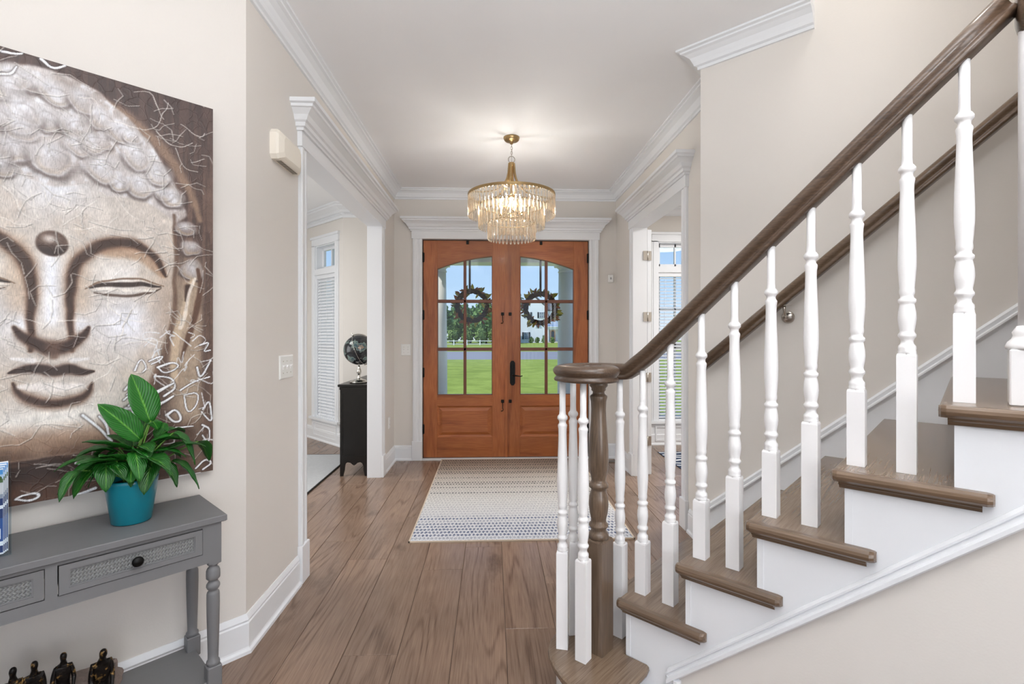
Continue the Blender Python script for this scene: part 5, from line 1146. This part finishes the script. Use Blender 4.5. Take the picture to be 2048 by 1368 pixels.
b.tube(ring, .007, 8); b.tube([tuple(gc+ax*(gr_-.002)), tuple(gc+ax*(gr_+.035))], [.006, .004], 10); b.tube([tuple(gc-ax*(gr_-.002)), tuple(gc-ax*(gr_+.012))], .006, 10); b.build('meridian_ring', M['chrome'], gl)
b = MB(); mr_ = []
for i in range(49):
    a = 2*PI*i/48; v = Vector((0, 1, 0))*math.cos(a)*.001+bs1*math.sin(a)+ax*math.cos(a)
for i in range(49):
    a = 2*PI*i/48; v = bs1.cross(ax)*math.sin(a)+ax*math.cos(a); mr_.append(tuple(gc+v*(gr_+.0015)))
b.tube(mr_, .0018, 6); b.build('meridian_line', M['chrome'], gl)
b = MB(); b.lathe([(.088, .8925), (.090, .902), (.084, .908), (.070, .912), (.066, .920), (.040, .928), (.018, .936), (.013, .944), (.017, .950), (.011, .957), (.015, .975), (.022, .995), (.024, 1.01), (.019, 1.03), (.011, 1.042), (.015, 1.048), (.010, 1.055), (.009, 1.067)], gc.x, gc.y, 28)
b.build('stand', M['chrome'], gl)
b = MB(); b.lathe([(.0905, .896), (.0915, .899), (.0905, .902)], gc.x, gc.y, 28); b.build('base_band', M['black'], gl)
# ================================================= CHANDELIER
cx, cy = .157, 3.97
cd = thing('chandelier', (cx, cy, 2.96), 'brass chandelier with three tiers of clear crystal prisms', 'chandelier')
b = MB(); b.lathe([(.064, 2.9595), (.064, 2.950), (.060, 2.944), (.060, 2.938), (.052, 2.930), (.020, 2.926), (.014, 2.915), (.010, 2.905), (.0005, 2.904)], cx, cy, 28); b.build('canopy', M['brass'], cd)
def torus(b, c, R, r, plane, seg=20, sq=1.0):
    pts = []
    for i in range(seg+1):
        a = 2*PI*i/seg; p = (R*math.cos(a), R*sq*math.sin(a)); pts.append((c[0]+(p[0] if plane == 'x' else 0), c[1]+(p[0] if plane == 'y' else 0), c[2]+p[1]) if plane != 'z' else (c[0]+p[0], c[1]+p[1], c[2]))
    b.tube(pts, r, 8)
for i in range(5):
    b = MB(); torus(b, (cx, cy, 2.893-i*.0195), .0075, .0018, 'xy'[i % 2] if False else ('x' if i % 2 else 'y'), 14, 1.7); b.build('chain_link', M['nickel'], cd)
b = MB(); torus(b, (cx, cy, 2.782), .026, .0035, 'x', 28); b.build('hanging_ring', M['nickel'], cd)
b = MB(); b.tube([(cx+.002, cy, 2.905), (cx+.004, cy, 2.85), (cx+.001, cy, 2.80), (cx, cy, 2.752)], .0015, 6); b.build('cord', M['nickel'], cd)
b = MB(); b.lathe([(.0005, 2.758), (.020, 2.757), (.024, 2.750), (.024, 2.738), (.018, 2.732), (.010, 2.725), (.010, 2.50), (.03, 2.49), (.03, 2.47), (.0005, 2.465)], cx, cy, 20); b.build('centre_stem', M['brass'], cd)
for k in range(6):
    a = 2*PI*k/6+.26; b = MB(); pr = [(.022, 2.752), (.025, 2.715), (.029, 2.675), (.038, 2.635), (.056, 2.595), (.084, 2.560), (.120, 2.532), (.17, 2.514), (.24, 2.503), (.335, 2.497)]
    rings = []
    for i, (r, z) in enumerate(pr):
        c = Vector((cx+r*math.cos(a), cy+r*math.sin(a), z)); tn = Vector((-math.sin(a), math.cos(a), 0)); j = min(i+1, len(pr)-1); i_ = max(i-1, 0); t2 = Vector(((pr[j][0]-pr[i_][0])*math.cos(a), (pr[j][0]-pr[i_][0])*math.sin(a), pr[j][1]-pr[i_][1])).normalized(); u = tn.cross(t2)
        rings.append([tuple(c+tn*x*.008+u*y*.004) for x, y in ((-1, -1), (1, -1), (1, 1), (-1, 1))])
    b.loft(rings); b.build('arm', M['brass'], cd)
b = MB()
n = 72; pro = [(.345, 2.480), (.351, 2.482), (.351, 2.500), (.345, 2.502), (.335, 2.500), (.335, 2.484)]
b.loft([[(cx+r*math.cos(2*PI*i/n), cy+r*math.sin(2*PI*i/n), z) for r, z in pro] for i in range(n)]+[[(cx+r, cy, z) for r, z in pro]], False, False); b.build('top_ring', M['brass'], cd)
for R_, z in ((.262, 2.405), (.188, 2.27)):
    b = MB(); torus(b, (cx, cy, z+.006), R_, .0045, 'z', 48); b.build('tier_ring', M['brass'], cd)
    for k in range(6):
        a = 2*PI*k/6+.26; b = MB(); b.tube([(cx+R_*math.cos(a), cy+R_*math.sin(a), z+.006), (cx+R_*math.cos(a), cy+R_*math.sin(a), 2.497)], .0022, 6); b.build('tier_rod', M['brass'], cd)
def prismm(l, w_):
    b = MB(); h = w_/2; d = .0065
    sec = lambda z, k=1: [(-h*k, 0, z), (-h*.45*k, -d*k, z), (h*.45*k, -d*k, z), (h*k, 0, z), (h*.45*k, d*k, z), (-h*.45*k, d*k, z)]
    b.loft([sec(-.004, .7), sec(-.010), sec(-l+.014), sec(-l, .35)]); return b
for R_, zt_, l, n in ((.344, 2.484, .165, 66), (.262, 2.405, .178, 50), (.188, 2.27, .136, 36)):
    w_ = 2*PI*R_/n*.74; first = None
    for i in range(n):
        a = 2*PI*i/n
        if first is None:
            b = prismm(l, w_); o = b.build('crystal', M['crystal'], None, origin=(0, 0, 0)); first = o
        else: o = first.copy(); COL.objects.link(o)
        o.parent = cd; o.location = (R_*math.cos(a), R_*math.sin(a), zt_-2.96); o.rotation_euler = (0, 0, a+PI/2)
for k in range(6):
    a = 2*PI*k/6+.5; x, y = cx+.10*math.cos(a), cy+.10*math.sin(a)
    b = MB(); b.tube([(cx, cy, 2.475), (cx+.05*math.cos(a), cy+.05*math.sin(a), 2.36), (x, y, 2.345)], .0035, 6); b.lathe([(.016, 2.343), (.018, 2.35), (.010, 2.352), (.010, 2.385)], x, y, 14); lh = b.build('lamp_holder', M['brass'], cd)
    b = MB(); b.lathe([(.008, 2.385), (.015, 2.40), (.016, 2.41), (.010, 2.43), (.002, 2.452)], x, y, 12); b.build('bulb', M['bulb'], lh)
lp = lamp('chandelier_light', 'POINT', (cx, cy, 2.44), 13, (1, .96, .90), .05)

# ================================================= WREATHS
def leafmesh(m, l, w_):
    b = MB(); pts = [(0, 0, 0), (l*.3, w_*.8, .004), (l*.65, w_*.7, .008), (l, 0, .004), (l*.65, -w_*.7, .008), (l*.3, -w_*.8, .004), (l*.35, 0, -.004), (l*.7, 0, 0)]
    b.v = pts; b.f = [(0, 1, 6), (1, 2, 7, 6), (2, 3, 7), (3, 4, 7), (4, 5, 6, 7), (5, 0, 6)]; b.sm = [True]*6; b.uv = [(x/l, .5+y/w_/2) for x, y, z in pts]; return b
def wreath(x, z, seed, label, strap_x):
    y = 5.60; r = random.Random(seed)
    t = thing('door_wreath', (x, y, z), label, 'wreath')
    b = MB(); pts = []
    for i in range(49):
        a = 2*PI*i/48; pts.append((x+.165*math.cos(a), y, z+.165*math.sin(a)))
    b.tube(pts, .026, 10); 
    for k in range(5):
        pts = [(x+(.165+.026*math.cos(a*7+k))*math.cos(a), y+.026*math.sin(a*7+k), z+(.165+.026*math.cos(a*7+k))*math.sin(a)) for a in [2*PI*i/96 for i in range(97)]]; b.tube(pts, .006, 5)
    b.build('twig_ring', M['bark'], t)
    src = []
    for m_ in (M['wleaf'], M['wleaf2']):
        lm = leafmesh(None, .070, .018); o = lm.build('leaf', m_, None, origin=(0, 0, 0)); o.parent = t; src.append(o)
    for i in range(96):
        a = r.uniform(0, 2*PI); o = src[i] if i < 2 else src[0 if r.random() < .62 else 1].copy()
        if i >= 2: COL.objects.link(o)
        o.parent = t; rr_ = .165+r.uniform(-.02, .03); o.location = (rr_*math.cos(a), r.uniform(-.025, .03), rr_*math.sin(a))
        out = a+r.uniform(-1.0, 1.0)+(PI if r.random() < .2 else 0)
        d = Vector((math.cos(out), r.uniform(-.4, .4), math.sin(out))).normalized(); o.rotation_euler = d.to_track_quat('X', 'Y').to_euler(); o.rotation_euler.rotate_axis('X', r.uniform(-.9, .9)); s_ = r.uniform(.75, 1.25); o.scale = (s_, s_, s_)
    for i in range(7):
        a = [-.4, -1.2, -2.0, -2.75, .5, 2.6, -1.6][i]; b = MB(); c = Vector((x+.17*math.cos(a), y+.02, z+.17*math.sin(a)))
        for j in range(9):
            th = j*2.4; q = c+Vector((math.cos(th)*.018, r.uniform(-.01, .01), math.sin(th)*.018))*(j/8); b.sphere(tuple(q), .014, 8, 6, (1, .6, 1))
        b.build('flower', M['berry'], t)
    b = MB(); b.cbox(strap_x-.012, strap_x+.012, 5.575, 5.580, z+.14, 2.42, .001); b.build('hanger_strap', M['ribbon'], t)
wreath(-.225, 1.70, 3, 'twig wreath hanging outside the left door glass', -.250)
wreath(.548, 1.672, 8, 'twig wreath with red flowers hanging outside the right door glass', .548)

# ================================================= PORCH AND STREET
b = MB(); b.box(-6, 6, 5.62, 8.7, -.25, -.06); struct('porch_floor', b, M['concrete'], 'concrete porch floor outside the front doors')
b = MB(); b.box(-1.3, 1.64, 7.72, 8.12, 2.50, 2.80); b.box(-1.34, 1.68, 7.68, 8.16, 2.80, 2.98); b.box(-1.4, 1.74, 5.62, 8.3, 2.98, 3.10); struct('porch_ceiling', b, M['col'], 'white porch ceiling and beam above the columns')
for x, lab in ((-.86, 'round white porch column seen through the left door glass'), (1.20, 'round white porch column seen through the right door glass')):
    c = thing('porch_column', (x, 7.92, -.06), lab, 'column', group='columns holding up the porch')
    b = MB(); b.lathe([(.148, .06), (.148, .9), (.140, 1.6), (.130, 2.36)], x, 7.92, 32); b.build('shaft', M['col'], c)
    b = MB(); b.lathe([(.128, 2.36), (.14, 2.365), (.14, 2.385), (.130, 2.39), (.130, 2.42), (.165, 2.45), (.168, 2.465)], x, 7.92, 32); b.box(x-.18, x+.18, 7.74, 8.10, 2.465, 2.50); b.build('capital', M['col'], c)
    b = MB(); b.box(x-.19, x+.19, 7.73, 8.11, -.06, .01); b.lathe([(.18, .01), (.18, .035), (.155, .05), (.155, .06)], x, 7.92, 32); b.build('base', M['col'], c)
b = MB(); b.box(-90, 90, 8.6, 38.5, -.9, -.6); b.box(-140, 140, 56, 160, -.9, -.6); struct('lawn', b, M['grass'], 'green front lawn and the verge across the street')
b = MB(); b.box(-140, 140, 38.5, 56, -.9, -.61); struct('street', b, M['asphalt'], 'grey street beyond the lawn')
# white house across the street
HY0 = 110
ho = thing('white_house', (9.5, HY0, -.6), 'white two storey house with dark shutters across the street', 'house')
b = MB(); b.prism([(6.0, -.6), (12.2, -.6), (12.2, 7.2), (9.1, 9.9), (6.0, 7.2)], HY0, HY0+9, 1)
for i in range(38): b.box(6.0, 12.2, HY0-.012, HY0, -.4+i*.2, -.38+i*.2)
b.build('gable_wall', M['siding'], ho)
b = MB(); b.box(12.2, 22, HY0+2.2, HY0+9, -.6, 6.6); b.build('wing_wall', M['siding'], ho)
b = MB(); b.prism([(5.6, 7.0), (9.1, 10.05), (12.6, 7.0), (12.6, 7.3), (9.1, 10.4), (5.6, 7.3)], HY0-.3, HY0+9.2, 1); b.prism([(12.2, 6.6), (22.3, 6.6), (22.3, 6.9), (12.2, 6.9)], HY0+1.8, HY0+9.2, 1); b.prism([(HY0+1.8, 6.8), (HY0+9.2, 6.8), (HY0+5.5, 9.3)], 12.2, 22.3, 0); b.build('roof', M['roof'], ho)
def hwin(x, z, w_, h_, y, sh=True):
    b = MB(); b.box(x-w_/2-.12, x+w_/2+.12, y-.10, y, z-h_/2-.12, z+h_/2+.12); f = b.build('window', M['siding'], ho)
    b = MB(); b.box(x-w_/2, x+w_/2, y-.13, y-.10, z-h_/2, z+h_/2); b.build('pane', M['darkglass'], f)
    b = MB(); b.box(x-.04, x+.04, y-.15, y-.13, z-h_/2, z+h_/2); b.box(x-w_/2, x+w_/2, y-.15, y-.13, z-.05, z+.05)
    for q in (-.25, .25): b.box(x-w_/2, x+w_/2, y-.145, y-.13, z+q*h_-.02, z+q*h_+.02)
    b.build('window_grid', M['siding'], f)
    if sh:
        for s_ in (-1, 1): b = MB(); xx = x+s_*(w_/2+.32); b.box(xx-.2, xx+.2, y-.09, y, z-h_/2-.05, z+h_/2+.05); b.build('shutter', M['shutter'], ho)
hwin(7.6, 1.0, .75, 1.5, HY0); hwin(11.0, 5.6, .75, 1.2, HY0); hwin(8.0, 5.6, .75, 1.2, HY0); hwin(10.3, 3.4, 1.0, 1.0, HY0, False); hwin(14.2, 5.0, .8, 1.3, HY0+2.2); hwin(18, 5.0, .8, 1.3, HY0+2.2); hwin(18, 1.2, .8, 1.5, HY0+2.2)
b = MB(); b.box(12.2, 18, HY0-.2, HY0+2.2, 2.5, 2.9); b.box(12.2, 18, HY0-.4, HY0+2.2, 2.9, 3.05)
b.build('porch_roof', M['siding'], ho)
for x in (12.5, 15.6, 17.8): b = MB(); b.box(x-.12, x+.12, HY0-.1, HY0+.14, -.3, 2.5); b.build('porch_post', M['siding'], ho)
b = MB(); b.box(12.2, 18, HY0-.2, HY0+2.2, -.6, -.3); b.build('porch_slab', M['concrete'], ho)
b = MB(); b.box(13.2, 14.4, HY0+2.1, HY0+2.2, -.3, 2.2); fd = b.build('house_door', M['warmdoor'], ho)
b = MB(); b.box(13.45, 14.15, HY0+2.07, HY0+2.1, .6, 2.0); b.build('door_glass', M['darkglass'], fd)
def fence_thing(x0, x1, y, label):
    t = thing('white_fence', ((x0+x1)/2, y, -.6), label, 'fence')
    b = MB(); b.box(x0, x1, y-.03, y+.03, .1, .2); b.box(x0, x1, y-.03, y+.03, -.45, -.36); b.build('fence_rails', M['siding'], t)
    n = int((x1-x0)/2.2)
    for i in range(n+1): b = MB(); xx = x0+(x1-x0)*i/n; b.box(xx-.08, xx+.08, y-.08, y+.08, -.6, .35); b.build('fence_post', M['siding'], t)
fence_thing(-16, 2.5, 88, 'low white rail fence across the street before the trees')
# trees and shrubs: crown of leaf sprays on a trunk
from mathutils import noise
def crown(name, parent, c, rx, rz, m, n=900, seed=1, leaf=.5):
    r = random.Random(seed); b = MB()
    for i in range(n):
        v = Vector((r.gauss(0, 1), r.gauss(0, 1), r.gauss(0, 1))).normalized()
        k = (.72+.32*noise.noise(v*2.3+Vector((seed, 0, 0))))*r.uniform(.75, 1.12); p = Vector((c[0]+v.x*rx*k, c[1]+v.y*rx*k*.8, c[2]+v.z*rz*k))
        a = Vector((r.uniform(-1, 1), r.uniform(-1, 1), r.uniform(-1, 1))).normalized()*leaf*r.uniform(.5, 1); d = a.cross(Vector((r.uniform(-1, 1), r.uniform(-1, 1), r.uniform(-1, 1)))).normalized()*leaf*r.uniform(.4, .8)
        b.add([tuple(p-a), tuple(p+d), tuple(p+a), tuple(p-d)], [(0, 1, 2, 3)])
    b.sphere(c, 1, 16, 10, (rx*.66, rx*.55, rz*.66)); o = b.build(name, m, parent); o['kind'] = 'stuff'; return o
tk = mat('tree_bark', (84, 70, 58), .95, bump=1)
for i, (x, y, h, rx, lab) in enumerate(((-11.5, 97, 9.6, 4.2, 'tall tree nearest the left column behind the street'), (-5.8, 104, 8.6, 4.4, 'broad tree left of the gap before the white house'), (-1.2, 98, 9.4, 4.0, 'bushy tree right behind the left wreath'), (2.6, 106, 7.6, 3.4, 'tree beside the left corner of the white house'), (6.4, 124, 13.0, 2.6, 'tall thin tree behind the white house roof'), (-8.6, 122, 10, 3.2, 'tree in the back row left of the street trees'), (-3.0, 116, 9, 2.6, 'tree in the back row behind the left wreath'), (1.2, 122, 9.6, 2.8, 'tree in the back row beside the house'), (-22, 100, 10, 4, 'tree far left across the street'), (27, 112, 10, 5, 'tree far right beyond the white house'), (-32, 98, 9, 4, 'tree at the far left end of the row'))):
    t = thing('street_tree', (x, y, -.6), lab, 'tree', group='trees across the street'); crown('crown', t, (x, y, h*.46-.4), rx, h*.5, M['fol'], 1500, i+1, .5)
    b = MB(); b.tube([(x, y, -.6), (x+.1, y, h*.25), (x, y, h*.6)], [.28, .2, .1], 8); b.build('trunk', tk, t)
for i, (x, lab) in enumerate(((5.4, 'round shrub left of the house gable'), (8.6, 'low shrub under the front window of the house'), (9.9, 'dark shrub in front of the house gable'), (11.4, 'tall shrub beside the house porch'), (13.2, 'small shrub by the porch steps'), (16, 'shrub right of the house porch'))):
    t = thing('house_shrub', (x, HY0-2, -.6), lab, 'shrub', group='shrubs before the white house'); crown('foliage', t, (x, HY0-2, .0), .6, .85 if i != 3 else 1.4, M['fol2'], 260, 40+i, .22)
    b = MB(); b.tube([(x, HY0-2, -.6), (x, HY0-2, 0)], [.06, .04], 6); b.build('stem', tk, t)
for i, (x, lab) in enumerate(((-9.6, 'light green bush at the left below the trees'), (-7.2, 'light green bush left of the window bar'), (-4.6, 'light green bush right of the window bar'), (-2.2, 'light green bush below the wreath'), (.2, 'bush at the right end of the hedge row'))):
    t = thing('roadside_bush', (x, 91, -.6), lab, 'bush', group='bushes before the trees'); crown('foliage', t, (x, 91, 1.1), 1.1, 1.7, M['fol2'], 420, 60+i, .3)
    b = MB(); b.tube([(x, 91, -.6), (x, 91, .4)], [.08, .05], 6); b.build('stem', tk, t)

for o in bpy.data.objects:
    if '_o' in o: del o['_o']
